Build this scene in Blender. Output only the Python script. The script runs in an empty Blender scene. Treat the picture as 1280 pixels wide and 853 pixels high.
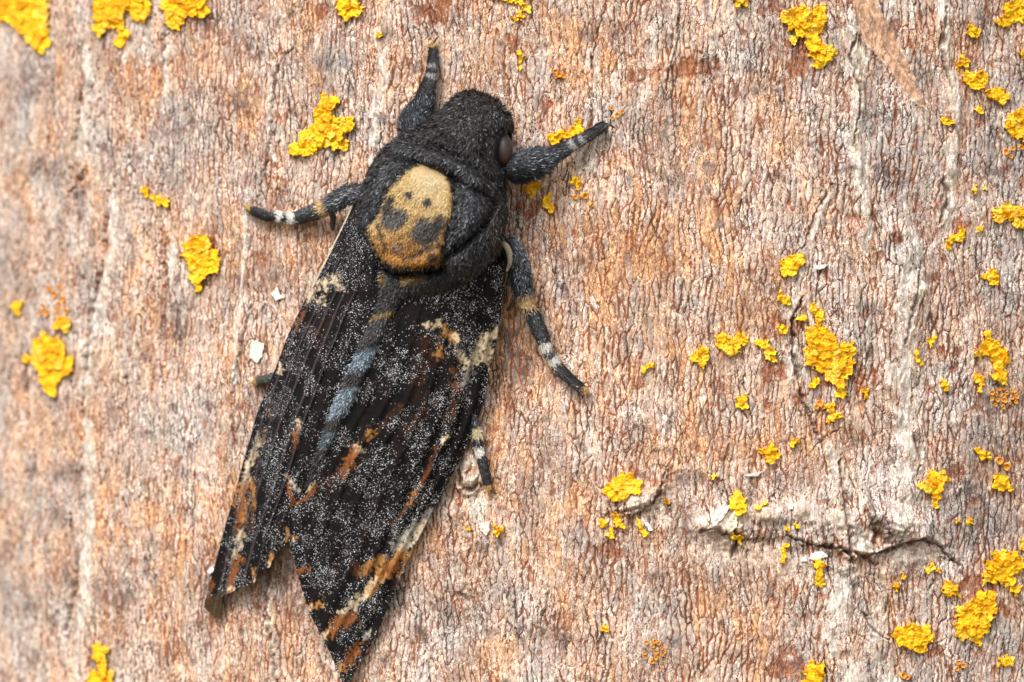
import bpy, math
import numpy as np

# ------------------------------------------------------------------ camera, sky, sun, exposure
# one Blender unit is one centimetre; the trunk stands along Z, the camera looks along +Y
scene = bpy.context.scene
scene.unit_settings.system = 'METRIC'
scene.unit_settings.scale_length = 0.01
CAM_D = 40.0
cam_data = bpy.data.cameras.new('camera')
cam_data.sensor_width = 36.0
cam_data.lens = 36.0 * CAM_D / 12.8
cam_data.clip_start = 0.5
cam_data.clip_end = 20000.0
cam_data.dof.use_dof = True
cam_data.dof.focus_distance = CAM_D + 0.10
cam_data.dof.aperture_fstop = 0.19
cam = bpy.data.objects.new('camera', cam_data)
cam.location = (0.0, -CAM_D, 0.0)
cam.rotation_euler = (math.radians(90), 0, 0)
scene.collection.objects.link(cam)
scene.camera = cam

SUN_DIR = np.array([-0.30, -0.58, 0.76]); SUN_DIR /= np.linalg.norm(SUN_DIR)
world = bpy.data.worlds.new('World')
scene.world = world
world.use_nodes = True
wn = world.node_tree.nodes; wl = world.node_tree.links
sky = wn.new('ShaderNodeTexSky'); sky.sky_type = 'NISHITA'; sky.sun_disc = False
sky.sun_elevation = math.asin(SUN_DIR[2]); sky.sun_rotation = math.atan2(SUN_DIR[0], SUN_DIR[1])
sky.dust_density = 4.0; sky.ozone_density = 1.0
hs = wn.new('ShaderNodeHueSaturation'); hs.inputs['Saturation'].default_value = 0.35
wl.new(sky.outputs[0], hs.inputs['Color']); wl.new(hs.outputs[0], wn['Background'].inputs['Color'])
wn['Background'].inputs['Strength'].default_value = 0.12

sun_data = bpy.data.lights.new('sun', 'SUN')
sun_data.energy = 1.5; sun_data.angle = math.radians(18); sun_data.color = (1.0, 0.95, 0.88)
sun = bpy.data.objects.new('sun', sun_data)
from mathutils import Vector
sun.rotation_euler = Vector(SUN_DIR.tolist()).to_track_quat('Z', 'Y').to_euler()
sun.location = (SUN_DIR * 100).tolist()
scene.collection.objects.link(sun)
scene.view_settings.view_transform = 'Standard'
scene.view_settings.look = 'None'
scene.view_settings.exposure = 0.93
scene.view_settings.gamma = 1.0
scene.view_settings.use_curve_mapping = False

# ------------------------------------------------------------------ numeric helpers
F = np.float32
_rng = np.random.RandomState(7)
_perm = _rng.permutation(256).astype(np.int32)
_perm = np.concatenate([_perm, _perm])
_ang = _rng.rand(256) * 2 * np.pi
_gx = np.cos(_ang).astype(F); _gy = np.sin(_ang).astype(F)
_rnd = [_rng.rand(256).astype(F) for _ in range(5)]

def noise(x, y, seed=0):
    x = np.asarray(x, F) + F(seed * 17.37); y = np.asarray(y, F) + F(seed * 9.71)
    xi = np.floor(x); yi = np.floor(y)
    xf = x - xi; yf = y - yi
    X = xi.astype(np.int32) & 255; Y = yi.astype(np.int32) & 255
    X1 = (X + 1) & 255; Y1 = (Y + 1) & 255
    u = xf * xf * xf * (xf * (xf * 6 - 15) + 10); v = yf * yf * yf * (yf * (yf * 6 - 15) + 10)
    def g(a, b, dx, dy):
        h = _perm[_perm[a] + b]
        return _gx[h] * dx + _gy[h] * dy
    n00 = g(X, Y, xf, yf); n10 = g(X1, Y, xf - 1, yf)
    n01 = g(X, Y1, xf, yf - 1); n11 = g(X1, Y1, xf - 1, yf - 1)
    a = n00 + u * (n10 - n00); b = n01 + u * (n11 - n01)
    return (a + v * (b - a)) * F(1.5)

def fbm(x, y, seed=0, oct=3):
    s = 0; a = 1.0; t = 0
    for k in range(oct):
        s = s + a * noise(x * 2 ** k, y * 2 ** k, seed + k * 3); t += a; a *= 0.5
    return s / F(t) * F(1.3)

def voro(u, v, su, sv, seed=0, jit=0.9):
    """distance in pixels to the border of the stretched cell, |horizontal share| of the border normal, cell random numbers, F1 in px"""
    sh = u.shape
    u = u.ravel().astype(F); v = v.ravel().astype(F)
    cx = np.floor(u / su).astype(np.int32); cy = np.floor(v / sv).astype(np.int32)
    n = u.size
    f1 = np.full(n, 1e9, F); f2 = np.full(n, 1e9, F)
    p1x = np.zeros(n, F); p1y = np.zeros(n, F); p2x = np.zeros(n, F); p2y = np.zeros(n, F); hid = np.zeros(n, np.int32)
    for dx in (-1, 0, 1):
        for dy in (-1, 0, 1):
            h = _perm[_perm[(cx + dx + seed * 13) & 255] + ((cy + dy + seed * 7) & 255)]
            qx = (cx + dx + F(0.5) + jit * (_rnd[0][h] - F(0.5))) * F(su)
            qy = (cy + dy + F(0.5) + jit * (_rnd[1][h] - F(0.5))) * F(sv)
            d = ((qx - u) / su) ** 2 + ((qy - v) / sv) ** 2
            c1 = d < f1
            c2 = (~c1) & (d < f2)
            f2 = np.where(c1, f1, np.where(c2, d, f2))
            p2x = np.where(c1, p1x, np.where(c2, qx, p2x)); p2y = np.where(c1, p1y, np.where(c2, qy, p2y))
            f1 = np.where(c1, d, f1); p1x = np.where(c1, qx, p1x); p1y = np.where(c1, qy, p1y)
            hid = np.where(c1, h, hid)
    nx = (p2x - p1x) / su ** 2; ny = (p2y - p1y) / sv ** 2
    ln = np.sqrt(nx * nx + ny * ny) + F(1e-9)
    de = (f2 - f1) * F(0.5) / ln
    return (de.reshape(sh), np.abs(nx / ln).reshape(sh), hid.reshape(sh), p1x.reshape(sh), p1y.reshape(sh))

def sstep(a, b, x):
    t = np.clip((x - a) / (b - a), 0, 1)
    return t * t * (3 - 2 * t)

def polydist(x, y, pts):
    """distance to an open polyline and the fraction along it"""
    pts = np.asarray(pts, float)
    seg = np.linalg.norm(np.diff(pts, axis=0), axis=1); cum = np.concatenate([[0], np.cumsum(seg)]); tot = max(cum[-1], 1e-6)
    best = np.full(x.shape, 1e9, F); bt = np.zeros(x.shape, F)
    for i in range(len(pts) - 1):
        ax, ay = pts[i]; bx, by = pts[i + 1]
        dx, dy = bx - ax, by - ay
        t = np.clip(((x - ax) * dx + (y - ay) * dy) / (dx * dx + dy * dy + 1e-9), 0, 1)
        d = np.hypot(x - ax - t * dx, y - ay - t * dy)
        m = d < best
        best = np.where(m, d, best); bt = np.where(m, (cum[i] + t * seg[i]) / tot, bt)
    return best, bt

def polysdf(x, y, pts):
    pts = list(pts)
    d, _ = polydist(x, y, pts + [pts[0]])
    ins = np.zeros(x.shape, bool)
    for i in range(len(pts)):
        ax, ay = pts[i]; bx, by = pts[(i + 1) % len(pts)]
        if ay == by: continue
        c = ((ay > y) != (by > y)) & (x < (bx - ax) * (y - ay) / (by - ay) + ax)
        ins ^= c
    return np.where(ins, -d, d)

def resample(pts, n):
    pts = np.asarray(pts, float)
    # Catmull-Rom densify, then even arc length
    P = np.vstack([2 * pts[0] - pts[1], pts, 2 * pts[-1] - pts[-2]])
    out = []
    for i in range(1, len(P) - 2):
        t = np.linspace(0, 1, 24, endpoint=False)[:, None]
        p0, p1, p2, p3 = P[i - 1], P[i], P[i + 1], P[i + 2]
        out.append(0.5 * (2 * p1 + (p2 - p0) * t + (2 * p0 - 5 * p1 + 4 * p2 - p3) * t ** 2 + (3 * p1 - p0 - 3 * p2 + p3) * t ** 3))
    out = np.vstack(out + [pts[-1:]])
    s = np.concatenate([[0], np.cumsum(np.linalg.norm(np.diff(out[:, :2], axis=0), axis=1))]); s /= s[-1]
    q = np.linspace(0, 1, n)
    return np.stack([np.interp(q, s, out[:, k]) for k in range(out.shape[1])], 1)

# ------------------------------------------------------------------ the trunk's form
R = 12.0; XC = 2.3
def ysurf(x):
    return R - np.sqrt(np.maximum(R * R - (x - XC) ** 2, 0.01))

def ledge_parts(px, py):
    for pts, a, reach in LEDGES:
        pts = np.asarray(pts, float)
        m = (px > pts[:, 0].min() - 30) & (px < pts[:, 0].max() + 30) & (py > pts[:, 1].min() - 90) & (py < pts[:, 1].max() + 60)
        if not m.any(): continue
        qx = px[m] + 5 * noise(px[m] / 15, py[m] / 15, 140) + 2.5 * noise(px[m] / 5, py[m] / 5, 141); qy = py[m] + 6 * noise(px[m] / 13, py[m] / 13, 142) + 3 * noise(px[m] / 5, py[m] / 5, 143)
        d, t = polydist(qx, qy, pts)
        ly = np.interp(qx, pts[:, 0], pts[:, 1]); up = sstep(2.0, -2.0, qy - ly)
        yield m, np.exp(-(d / reach) ** 2) * np.sin(np.pi * np.clip(t, .03, .97)) ** .6, up, d, a, reach

def bark_low(px, py):
    """broad relief of the bark in pixels (hundredths of a centimetre), positive outwards"""
    h = 5.0 * fbm(px / 190, py / 330, 40, 2) + 2.0 * fbm(px / 42, py / 90, 44, 2)
    for pts, w, a in RIDGES:
        pts = np.asarray(pts, float)
        m = (px > pts[:, 0].min() - 4 * w) & (px < pts[:, 0].max() + 4 * w) & (py > pts[:, 1].min() - 4 * w) & (py < pts[:, 1].max() + 4 * w)
        if not m.any(): continue
        d, t = polydist(px[m] + 4 * noise(px[m] / 18, py[m] / 18, 50), py[m] + 4 * noise(px[m] / 18, py[m] / 18, 51), pts)
        h[m] += a * np.exp(-(d / w) ** 2) * (0.75 + 0.5 * noise(px[m] / 25, py[m] / 25, 52))
    for m, fade, up, d, a, reach in ledge_parts(px, py):
        h[m] += fade * (a * up + 2.5 * fbm(px[m] / 17, py[m] / 13, 147, 2))
    return h

# raised bands, lumps and ledges (polyline, half width, height) in picture measure
RIDGES = [
    ([(1060, 20), (1075, 100), (1065, 170), (1080, 240), (1080, 300)], 8, 7),
    ([(1178, -20), (1180, 60), (1195, 130), (1190, 210)], 8, 8),
    ([(1122, 300), (1140, 360), (1132, 420), (1122, 480), (1140, 560), (1128, 650)], 20, 9),
    ([(1045, 620), (1060, 700), (1045, 780), (1075, 870)], 18, 7),
    ([(875, 655), (930, 640), (985, 645), (1040, 640), (1085, 655)], 15, 10),
    ([(1085, 640), (1120, 655), (1150, 665)], 14, 12),
    ([(1000, 705), (1060, 715), (1120, 705)], 12, 4),
    ([(760, 618), (800, 622), (822, 608)], 10, 7),
    ([(1010, 312), (1030, 255), (1042, 232)], 4, 3),
    ([(846, -5), (845, 50), (836, 85)], 3, 2.5),
    ([(752, 10), (742, 80), (746, 150), (738, 215)], 3.5, 2.5),
    ([(105, 430), (113, 560), (118, 650), (108, 750), (92, 870)], 10, 5),
    ([(470, 40), (482, 100), (466, 150), (464, 210)], 9, 4),
    ([(585, 570), (592, 600)], 11, 9),
    ([(560, 640), (600, 640), (625, 655)], 12, 5),
    ([(360, -5), (366, 60), (343, 85), (336, 190)], 4, 2.5),
    ([(335, 740), (342, 800), (338, 870)], 5, 4),
    ([(205, 20), (208, 120)], 5, 3),
    ([(575, 760), (560, 853)], 12, 4), ([(112, 60), (112, 120), (100, 200)], 5, 4), ([(146, 240), (139, 330), (129, 362), (119, 420)], 5, 4), ([(212, 270), (214, 360)], 4, 3),
]
# long cracks and fissures (polyline, half width, depth)
CRACKS = [
    ([(985, 670), (1010, 680), (1055, 687), (1078, 697), (1102, 690), (1130, 680), (1152, 674), (1172, 681), (1200, 708)], 2.0, 8),
    ([(1050, 575), (1056, 640), (1060, 690), (1066, 712)], 2.2, 7),
    ([(876, 664), (893, 661), (910, 668)], 1.6, 6),
    ([(915, 660), (925, 672), (915, 695)], 4, 8),
    ([(832, 585), (826, 612), (812, 634), (770, 640)], 1.8, 5),
    ([(1003, 370), (990, 405), (992, 440), (1003, 500), (1022, 545)], 2.2, 8),
    ([(1078, 765), (1088, 785), (1108, 800)], 1.5, 4),
    ([(1072, 40), (1063, 70), (1076, 120), (1066, 180)], 1.6, 6),
    ([(1184, 10), (1176, 60), (1190, 110)], 2.2, 5),
    ([(1180, 225), (1186, 250), (1176, 275)], 3, 6),
    ([(1148, 340), (1142, 380), (1130, 430)], 1.8, 5),
    ([(1140, 540), (1150, 575)], 3, 6),
    ([(100, 50), (104, 110), (95, 180), (90, 225)], 1.8, 6),
    ([(108, 213), (95, 235), (86, 240)], 2.6, 7),
    ([(205, 40), (203, 115), (199, 125)], 1.6, 5),
    ([(138, 240), (131, 330), (121, 362), (112, 410), (108, 480), (104, 560)], 1.8, 6),
    ([(200, 270), (206, 360), (198, 430)], 1.5, 5),
    ([(28, 430), (33, 520), (37, 600)], 1.8, 6),
    ([(362, -5), (368, 55), (345, 82), (338, 130), (334, 190), (318, 260)], 1.3, 4),
    ([(756, 5), (740, 75), (740, 120)], 1.2, 4), ([(850, 0), (846, 60), (834, 95)], 1.2, 4),
    ([(1040, 230), (1020, 265), (1004, 312)], 1.2, 4),
    ([(292, 470), (288, 500), (294, 570)], 1.4, 5),
    ([(574, 585), (578, 606), (590, 612), (600, 600)], 2.2, 7), ([(583, 598), (594, 578)], 1.4, 4),
    ([(332, 640), (334, 760), (345, 853)], 2.4, 8),
    ([(686, 740), (680, 770), (684, 782)], 1.4, 3),
    ([(463, 150), (460, 200), (466, 260)], 1.4, 4),
    ([(312, 380), (300, 430), (292, 470)], 1.4, 4),
    ([(1010, 570), (1032, 545), (1052, 535)], .9, 2.5),
    ([(102, 700), (95, 740), (82, 790)], 3, 6),
    ([(1080, 640), (1095, 665), (1090, 690)], 3, 7),
    ([(388, 800), (410, 853)], 1.6, 4),
]
# overhanging lips of bark: left-to-right line, height of the lip, reach upwards
LEDGES = [([(985, 668), (1010, 680), (1055, 687), (1078, 697), (1102, 690), (1130, 680), (1152, 674), (1175, 683)], 11, 34),
          ([(762, 640), (790, 642), (812, 634), (826, 612), (834, 588)], 10, 22), ([(866, 662), (893, 664), (915, 672), (940, 668), (970, 672)], 8, 26), ([(1085, 655), (1105, 668), (1130, 660)], 8, 20),
          ([(566, 604), (580, 612), (600, 606)], 6, 20), ([(560, 735), (590, 745)], 5, 20)]
# smooth pale fibrous bark (polyline, half width)
SMOOTH = [
    ([(1058, 20), (1073, 100), (1068, 170), (1078, 240), (1084, 310)], 10), ([(1180, -20), (1182, 60), (1195, 130), (1190, 210), (1185, 290)], 9),
    ([(1138, 300), (1138, 360), (1130, 420), (1128, 480), (1135, 560), (1128, 660)], 17),
    ([(1042, 560), (1056, 640), (1060, 700), (1045, 780), (1062, 870)], 14), ([(880, 648), (940, 640), (1000, 640), (1060, 650)], 13),
    ([(1060, 660), (1110, 700), (1150, 690)], 16), ([(1100, 760), (1092, 820), (1120, 870)], 14),
    ([(1008, 315), (1030, 255), (1040, 235)], 3.5), ([(846, -5), (845, 50), (836, 85)], 3.0), ([(748, 60), (742, 110), (747, 150), (740, 210)], 3),
    ([(105, 430), (113, 560), (118, 650), (108, 750), (92, 870)], 6), ([(110, 60), (112, 120), (100, 200)], 6), ([(146, 240), (139, 330), (129, 362), (119, 420)], 5), ([(212, 270), (214, 360)], 4), ([(470, 40), (482, 100), (466, 150), (464, 210)], 6),
    ([(575, 570), (590, 615), (600, 645)], 14), ([(338, 100), (334, 160), (340, 200)], 3), ([(336, 750), (342, 860)], 4), ([(800, 625), (830, 650)], 14),
    ([(208, 30), (210, 110)], 5), ([(118, 370), (110, 470)], 5), ([(900, 690), (950, 690), (1000, 715)], 20), ([(872, 655), (900, 668)], 14), ([(308, 250), (290, 480)], 3),
    ([(832, 520), (826, 560)], 3), ([(1000, 340), (985, 400), (992, 470)], 6),
]
# rust brown stains and dark sooty crust patches, some near the moth painting its shade (x, y, rx, ry, strength)
RUST_SHADE = [(870, 84, 30, 14, 1), (800, 95, 30, 12, .6), (985, 405, 24, 16, .9), (985, 832, 26, 20, 1.1), (668, 262, 26, 12, 1), (640, 55, 10, 18, .9), (540, 15, 34, 18, .9),
        (403, 12, 14, 12, .9), (760, 688, 24, 12, 1), (1005, 60, 26, 14, .9), (995, 85, 14, 20, .8), (968, 465, 16, 14, 1), (1075, 480, 12, 26, .9), (1033, 478, 18, 10, .8),
        (1195, 282, 24, 10, .9), (1120, 300, 8, 6, .9), (1168, 348, 6, 8, .9), (1215, 730, 24, 18, .8), (1250, 760, 20, 22, .6), (1200, 590, 22, 14, .7), (690, 130, 16, 22, .6),
        (350, 140, 16, 14, .6), (1190, 440, 18, 10, .6), (1000, 500, 16, 16, .5), (1170, 815, 14, 22, .6), (900, 260, 14, 20, .5), (830, 250, 10, 20, .4), (940, 340, 10, 24, .4),
        (1260, 440, 22, 26, .4), (1270, 560, 14, 40, .4), (470, 190, 20, 10, .3), (800, 480, 8, 14, .6), (960, 10, 20, 14, .7), (1140, 55, 8, 8, .7), (1205, 90, 14, 22, .6), (650, 470, 50, 70, .25),  # last patch paints the shade beside the right wing
        (620, 560, 30, 60, .25), (415, 810, 30, 20, .4)]  # first patch carries that painted shade on along the wing
SOOT_SHADE = [(300, 128, 26, 18, .8), (215, 400, 18, 26, .9), (130, 185, 12, 8, .7), (75, 595, 16, 9, .8), (95, 590, 14, 12, .8), (85, 720, 14, 20, .7), (138, 740, 16, 20, .8),
        (75, 640, 10, 10, .6), (60, 210, 30, 14, .5), (215, 165, 28, 10, .5), (10, 690, 16, 16, .5), (735, 325, 12, 22, .6), (690, 790, 30, 16, .6), (840, 800, 14, 10, .6),
        (410, 80, 40, 8, .6), (345, 190, 40, 14, .4), (490, 150, 30, 20, .3), (965, 600, 40, 14, .5), (860, 600, 24, 10, .5), (1150, 100, 14, 30, .7), (1110, 220, 40, 20, .4), (1080, 140, 22, 26, .5),
        (855, 642, 12, 12, .7), (950, 655, 14, 10, .6), (1140, 710, 18, 14, .7), (1105, 665, 22, 14, .5), (1240, 560, 40, 60, .45), (1220, 660, 60, 24, .5), (1240, 500, 36, 20, .5), (270, 690, 14, 10, .4),
        (600, 480, 40, 30, .3), (640, 440, 26, 34, .5), (160, 745, 14, 24, .5), (230, 235, 18, 20, .3), (390, 280, 24, 10, .5), (330, 350, 40, 24, .35), (365, 745, 26, 40, .6), (910, 680, 14, 14, .8),  # shade painted beside wing and under side leg; shade and dirt between wings
        (350, 715, 16, 16, .6), (1010, 640, 26, 10, .5), (560, 745, 20, 30, .3), (950, 110, 30, 10, .4), (220, 60, 30, 30, .3), (1230, 40, 40, 40, .35), (960, 350, 20, 40, .3), (300, 50, 30, 30, .4)]  # first patch is painted shade and dirt between the wings too
LANCE = [(1060, -25), (1094, -25), (1100, 8), (1122, 52), (1142, 92), (1156, 137), (1138, 122), (1104, 76), (1078, 50), (1070, 20)]

def build_trunk():
    # uneven grid: close rows and columns where the picture looks, wide ones elsewhere
    th = np.concatenate([-math.pi + np.linspace(0, 1, 34, endpoint=False) * (math.pi - 1.05),
                         np.arange(-1.05, -0.60, 2.1 / (100 * R)), np.arange(-0.60, 0.46, 1.30 / (100 * R)),
                         np.linspace(0.46, math.pi, 34, endpoint=False)])
    zf = np.arange(-4.8, 4.8, 0.0133)
    g = np.cumsum(0.02 * 1.32 ** np.arange(30))
    g = g[g < 75]
    z = np.concatenate([-(4.8 + g[::-1]), zf, zf[-1] + g, [180.0]])
    z[0] = -82.0
    TH, Z = np.meshgrid(th, z)
    x0 = XC + R * np.sin(TH); y0 = R - R * np.cos(TH)
    px = (640 + 100 * x0 * CAM_D / (CAM_D + y0)).astype(F); py = (426.5 - 100 * Z * CAM_D / (CAM_D + y0)).astype(F)
    back = np.cos(TH) < 0.35
    px = np.where(back, px + 4000, px)
    u = (R * 100 * TH + 820).astype(F); v = (-Z * 100 + 426).astype(F)
    low = bark_low(px, py)
    # wandering of the cracks
    wu = u + 6 * noise(u / 60, v / 90, 1) + 2.0 * noise(u / 12, v / 22, 2) + 1.1 * noise(u / 5, v / 6, 3)
    wv = v + 8 * noise(u / 30, v / 40, 4) + 2.5 * noise(u / 8, v / 8, 5)
    # local direction: cells are taller in some parts, squarer in others
    dA, nA, idA, _, _ = voro(wu, wv, 7.4, 32.0, 1)
    dB, nB, idB, _, _ = voro(wu + 31, wv + 17, 4.6, 8.5, 2)
    wet = 0.5 + 0.5 * fbm(u / 70, v / 110, 6, 3)           # where cracks open wide
    crk = 0.5 + 0.5 * fbm(u / 38, v / 60, 9, 2)            # where the fine net shows
    ra = _rnd[2][idA]; rb = _rnd[3][idB]
    wA = (0.38 + 0.95 * np.clip(wet, 0, 1)) * (0.16 + 0.9 * nA) * (0.50 + 0.85 * ra)
    wB = (0.08 + 0.5 * np.clip(crk, 0, 1)) * (0.35 + 0.65 * nB) * (0.4 + 0.9 * rb)
    smooth = np.zeros_like(u)
    for pts, w in SMOOTH:
        pts = np.asarray(pts, float)
        m = (px > pts[:, 0].min() - 3 * w) & (px < pts[:, 0].max() + 3 * w) & (py > pts[:, 1].min() - 3 * w) & (py < pts[:, 1].max() + 3 * w)
        if not m.any(): continue
        q = px[m] + w * 1.0 * noise(px[m] / 16, py[m] / 26, 60) + .5 * w * noise(px[m] / 6, py[m] / 12, 61) + 2 * noise(px[m] / 2.5, py[m] / 8, 62)
        d, _ = polydist(q, py[m], pts)
        smooth[m] = np.maximum(smooth[m], (1 - sstep(0.35 * w, 1.25 * w, d)) * np.clip((1.1 if w < 13 else .85) + 1.1 * fbm(px[m] / 13, py[m] / 34, 64, 2), 0, 1))
    lance = 1 - sstep(-3, 3, polysdf(px + 4.0 * noise(px / 9, py / 9, 63) + 1.5 * noise(px / 3, py / 4, 65), py, LANCE))
    smooth = np.maximum(smooth, lance)
    bl = lambda lst, sd: np.clip(sum(k * np.exp(-(((px - x) / rx) ** 2 + ((py - y) / ry) ** 2)) for x, y, rx, ry, k in lst), 0, 1.2)
    warm0 = np.clip(.5 + fbm(u / 85, v / 120, 100, 3), 0, 1)
    rag = fbm(u / 12, v / 18, 70, 3)
    rust = sstep(0.22, 0.55, bl(RUST_SHADE, 1) * (0.85 + 1.1 * rag) + 0.12 * rag)  # stains plus the shade painted beside the wing
    rust = np.maximum(rust, 0.85 * sstep(0.42, 0.68, fbm(u / 14, v / 24, 75, 3) + 0.15 * fbm(u / 120, v / 120, 77, 2) + .14 * sstep(860, 1050, px) * (px < 2000)) * (1 - smooth))
    soot_shade = np.clip(bl(SOOT_SHADE, 2) * (0.95 + 1.0 * fbm(u / 9, v / 12, 80, 3)) + .9 * sstep(.22, .70, fbm(u / 26, v / 34, 82, 4)) * (1 - .4 * warm0), 0, 1)  # sooty crust plus the shade painted around the moth
    kA = np.clip(1 - .85 * smooth, 0, 1)
    wA = wA * np.maximum(kA, 0.02); wB = wB * np.maximum(np.clip(1 - .8 * smooth, 0, 1), 0.05)
    edge = np.minimum(dA / np.maximum(wA, 0.02), dB / np.maximum(wB, 0.02))
    depth = 1.9 * np.clip(wA, 0, 1.6) * np.exp(-(dA / np.maximum(1.3 * wA, .4)) ** 2) + 0.8 * np.clip(wB, 0, 1) * np.exp(-(dB / np.maximum(1.3 * wB, .35)) ** 2)
    plate = (ra - 0.5) * 1.0 * kA + (rb - 0.5) * 0.7 + 0.8 * fbm(u / 5, v / 9, 85, 2) + smooth * (1.0 * noise(u / 2.2 + 2 * noise(u / 14, v / 20, 130), v / 18, 86) + 1.6 * fbm(u / 8, v / 22, 87, 3))
    H = low + plate - depth - 1.2 * rust * (1 - smooth)
    H -= lance * 2.5
    ld = np.abs(polysdf(px, py, LANCE)); H += 2.2 * np.exp(-(ld / 2.2) ** 2)
    fiss = np.zeros_like(u)
    dirt = np.zeros_like(u)
    for m, fade, up, d, a, reach in ledge_parts(px, py):
        H[m] += fade * (2.6 * fbm(px[m] / 6, py[m] / 5, 145, 3) + 1.5 * fbm(px[m] / 17, py[m] / 13, 147, 2))
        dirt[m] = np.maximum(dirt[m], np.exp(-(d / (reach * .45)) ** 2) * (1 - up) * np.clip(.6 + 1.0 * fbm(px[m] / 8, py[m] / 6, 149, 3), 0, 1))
    for pts, w, dep in CRACKS:
        pts = np.asarray(pts, float)
        m = (px > pts[:, 0].min() - 6 * w) & (px < pts[:, 0].max() + 6 * w) & (py > pts[:, 1].min() - 6 * w) & (py < pts[:, 1].max() + 6 * w)
        if not m.any(): continue
        q = px[m] + 2.5 * noise(px[m] / 9, py[m] / 9, 90) + 1.0 * noise(px[m] / 3, py[m] / 3, 91)
        r = py[m] + 2.5 * noise(px[m] / 9, py[m] / 9, 92)
        d, t = polydist(q, r, pts)
        ww = 1.25 * w * (0.35 + 0.65 * np.sin(np.pi * np.clip(t, 0.02, 0.98)) ** .5) * (0.8 + 0.6 * noise(px[m] / 12, py[m] / 12, 93))
        H[m] -= dep * np.exp(-(d / np.maximum(1.1 * ww, .5)) ** 2)
        H[m] += 0.22 * dep * np.exp(-((d - 2.6 * ww) / (1.4 * ww)) ** 2)
        fiss[m] = np.maximum(fiss[m], np.exp(-(d / np.maximum(.9 * ww, .5)) ** 2))
    # ---- colours of the plates themselves
    def c(r, g, b): return np.array([r, g, b], F)
    grey, cream, tan, pale, lav = c(.42, .385, .375), c(.80, .69, .59), c(.66, .355, .16), c(.80, .72, .635), c(.34, .325, .345)
    warm = np.clip(0.48 + 0.75 * fbm(u / 85, v / 120, 100, 3) + 0.25 * np.exp(-(((px - 800) / 160) ** 2 + ((py - 300) / 160) ** 2)) + 0.3 * np.exp(-(((px - 660) / 90) ** 2 + ((py - 520) / 120) ** 2))
                   + 0.25 * np.exp(-(((px - 230) / 160) ** 2 + ((py - 700) / 120) ** 2)) - 0.28 * sstep(960, 1150, px) - 0.12 * sstep(200, 0, px), 0, 1)
    mixr = (_rnd[4][idA] * 0.5 + _rnd[2][idB] * 0.5)
    t1 = np.clip(0.55 * mixr + 0.5 * (0.5 + 0.6 * fbm(u / 14, v / 22, 104, 3)), 0, 1)[..., None]
    col = grey * (1 - t1) + cream * t1
    t2 = np.clip(warm * (0.25 + 0.9 * _rnd[3][idA]), 0, .85)[..., None]
    col = col * (1 - t2) + (tan * (0.75 + 0.5 * _rnd[4][idB])[..., None]) * t2
    t3 = (sstep(.45, .95, _rnd[2][idB]) * (1 - warm) * .55)[..., None]
    col = col * (1 - t3) + lav * t3
    col = col * np.clip(1.0 + .28 * fbm(u / 110, v / 140, 120, 2) + .22 * fbm(u / 30, v / 46, 122, 2), .6, 1.25)[..., None]
    fib = (0.5 + 0.75 * noise(u / 1.8 + 2 * noise(u / 14, v / 20, 130), v / 16, 107) + .5 * fbm(u / 7, v / 24, 108, 3))[..., None]
    peach = (np.exp(-(((px - 935) / 75) ** 2 + ((py - 675) / 50) ** 2)) * .8)[..., None]
    scol = (pale * (1 - peach) + c(.72, .50, .35) * peach) * (0.52 + 0.58 * np.clip(fib, 0, 1.05)); scol = scol * (1 - .35 * np.clip(fbm(u / 20, v / 40, 109, 2), 0, 1)[..., None] * c(.2, .6, 1))
    col = col * (1 - smooth[..., None]) + scol * smooth[..., None]
    rcol = c(.27, .088, .036) * (0.65 + 0.8 * np.clip(.5 + .7 * fbm(u / 6, v / 8, 110, 2), 0, 1))[..., None]
    rr = (rust * (1 - .8 * lance) * (1 - .6 * smooth) * .85)[..., None]
    col = col * (1 - rr) + rcol * rr
    scl = c(.105, .092, .092) * (0.7 + .9 * _rnd[1][idB])[..., None]
    ss = (np.clip(soot_shade * 1.2, 0, .85) * (.45 + .55 * (_rnd[0][idB] > .3)) * (1 - .75 * smooth))[..., None]
    col = col * (1 - ss) + scl * ss
    lc = c(.50, .285, .175) * (0.55 + 0.85 * np.clip(.5 + .9 * fbm((px - py * .62) / 3.5, (py + px * .6) / 22, 112, 3), 0, 1))[..., None]
    ll = (lance * .93)[..., None]
    col = col * (1 - ll) + lc * ll
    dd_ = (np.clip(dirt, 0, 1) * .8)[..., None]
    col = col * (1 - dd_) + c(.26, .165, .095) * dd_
    ff = (fiss * .75)[..., None]
    fcol = c(.085, .043, .026)
    col = col * (1 - ff) + fcol * ff
    rustmix = np.clip(.35 + .8 * fbm(u / 22, v / 40, 115, 2) + .5 * warm, 0, 1)
    # ---- write the mesh
    rr_ = R + H / 100.0
    X = XC + rr_ * np.sin(TH); Y = R - rr_ * np.cos(TH)
    nz, nt = X.shape
    co = np.stack([X, Y, Z], -1).reshape(-1, 3)
    i = np.arange(nz - 1)[:, None] * nt; j = np.arange(nt); j2 = (j + 1) % nt
    quads = np.stack(np.broadcast_arrays(i + j, i + j2, i + nt + j2, i + nt + j), -1).reshape(-1, 4)
    top = np.arange(nt) + (nz - 1) * nt
    ob = mesh_obj('tree_trunk', co, quads, MAT['bark'], None, {'bcol': col.reshape(-1, 3), 'edge': edge.ravel(), 'rustmix': rustmix.ravel(), 'net': np.clip((.35 + .9 * crk) * (1 - .35 * smooth) * (1 - .7 * lance), 0, 1).ravel()}, ngons=[top])
    return ob

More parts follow.
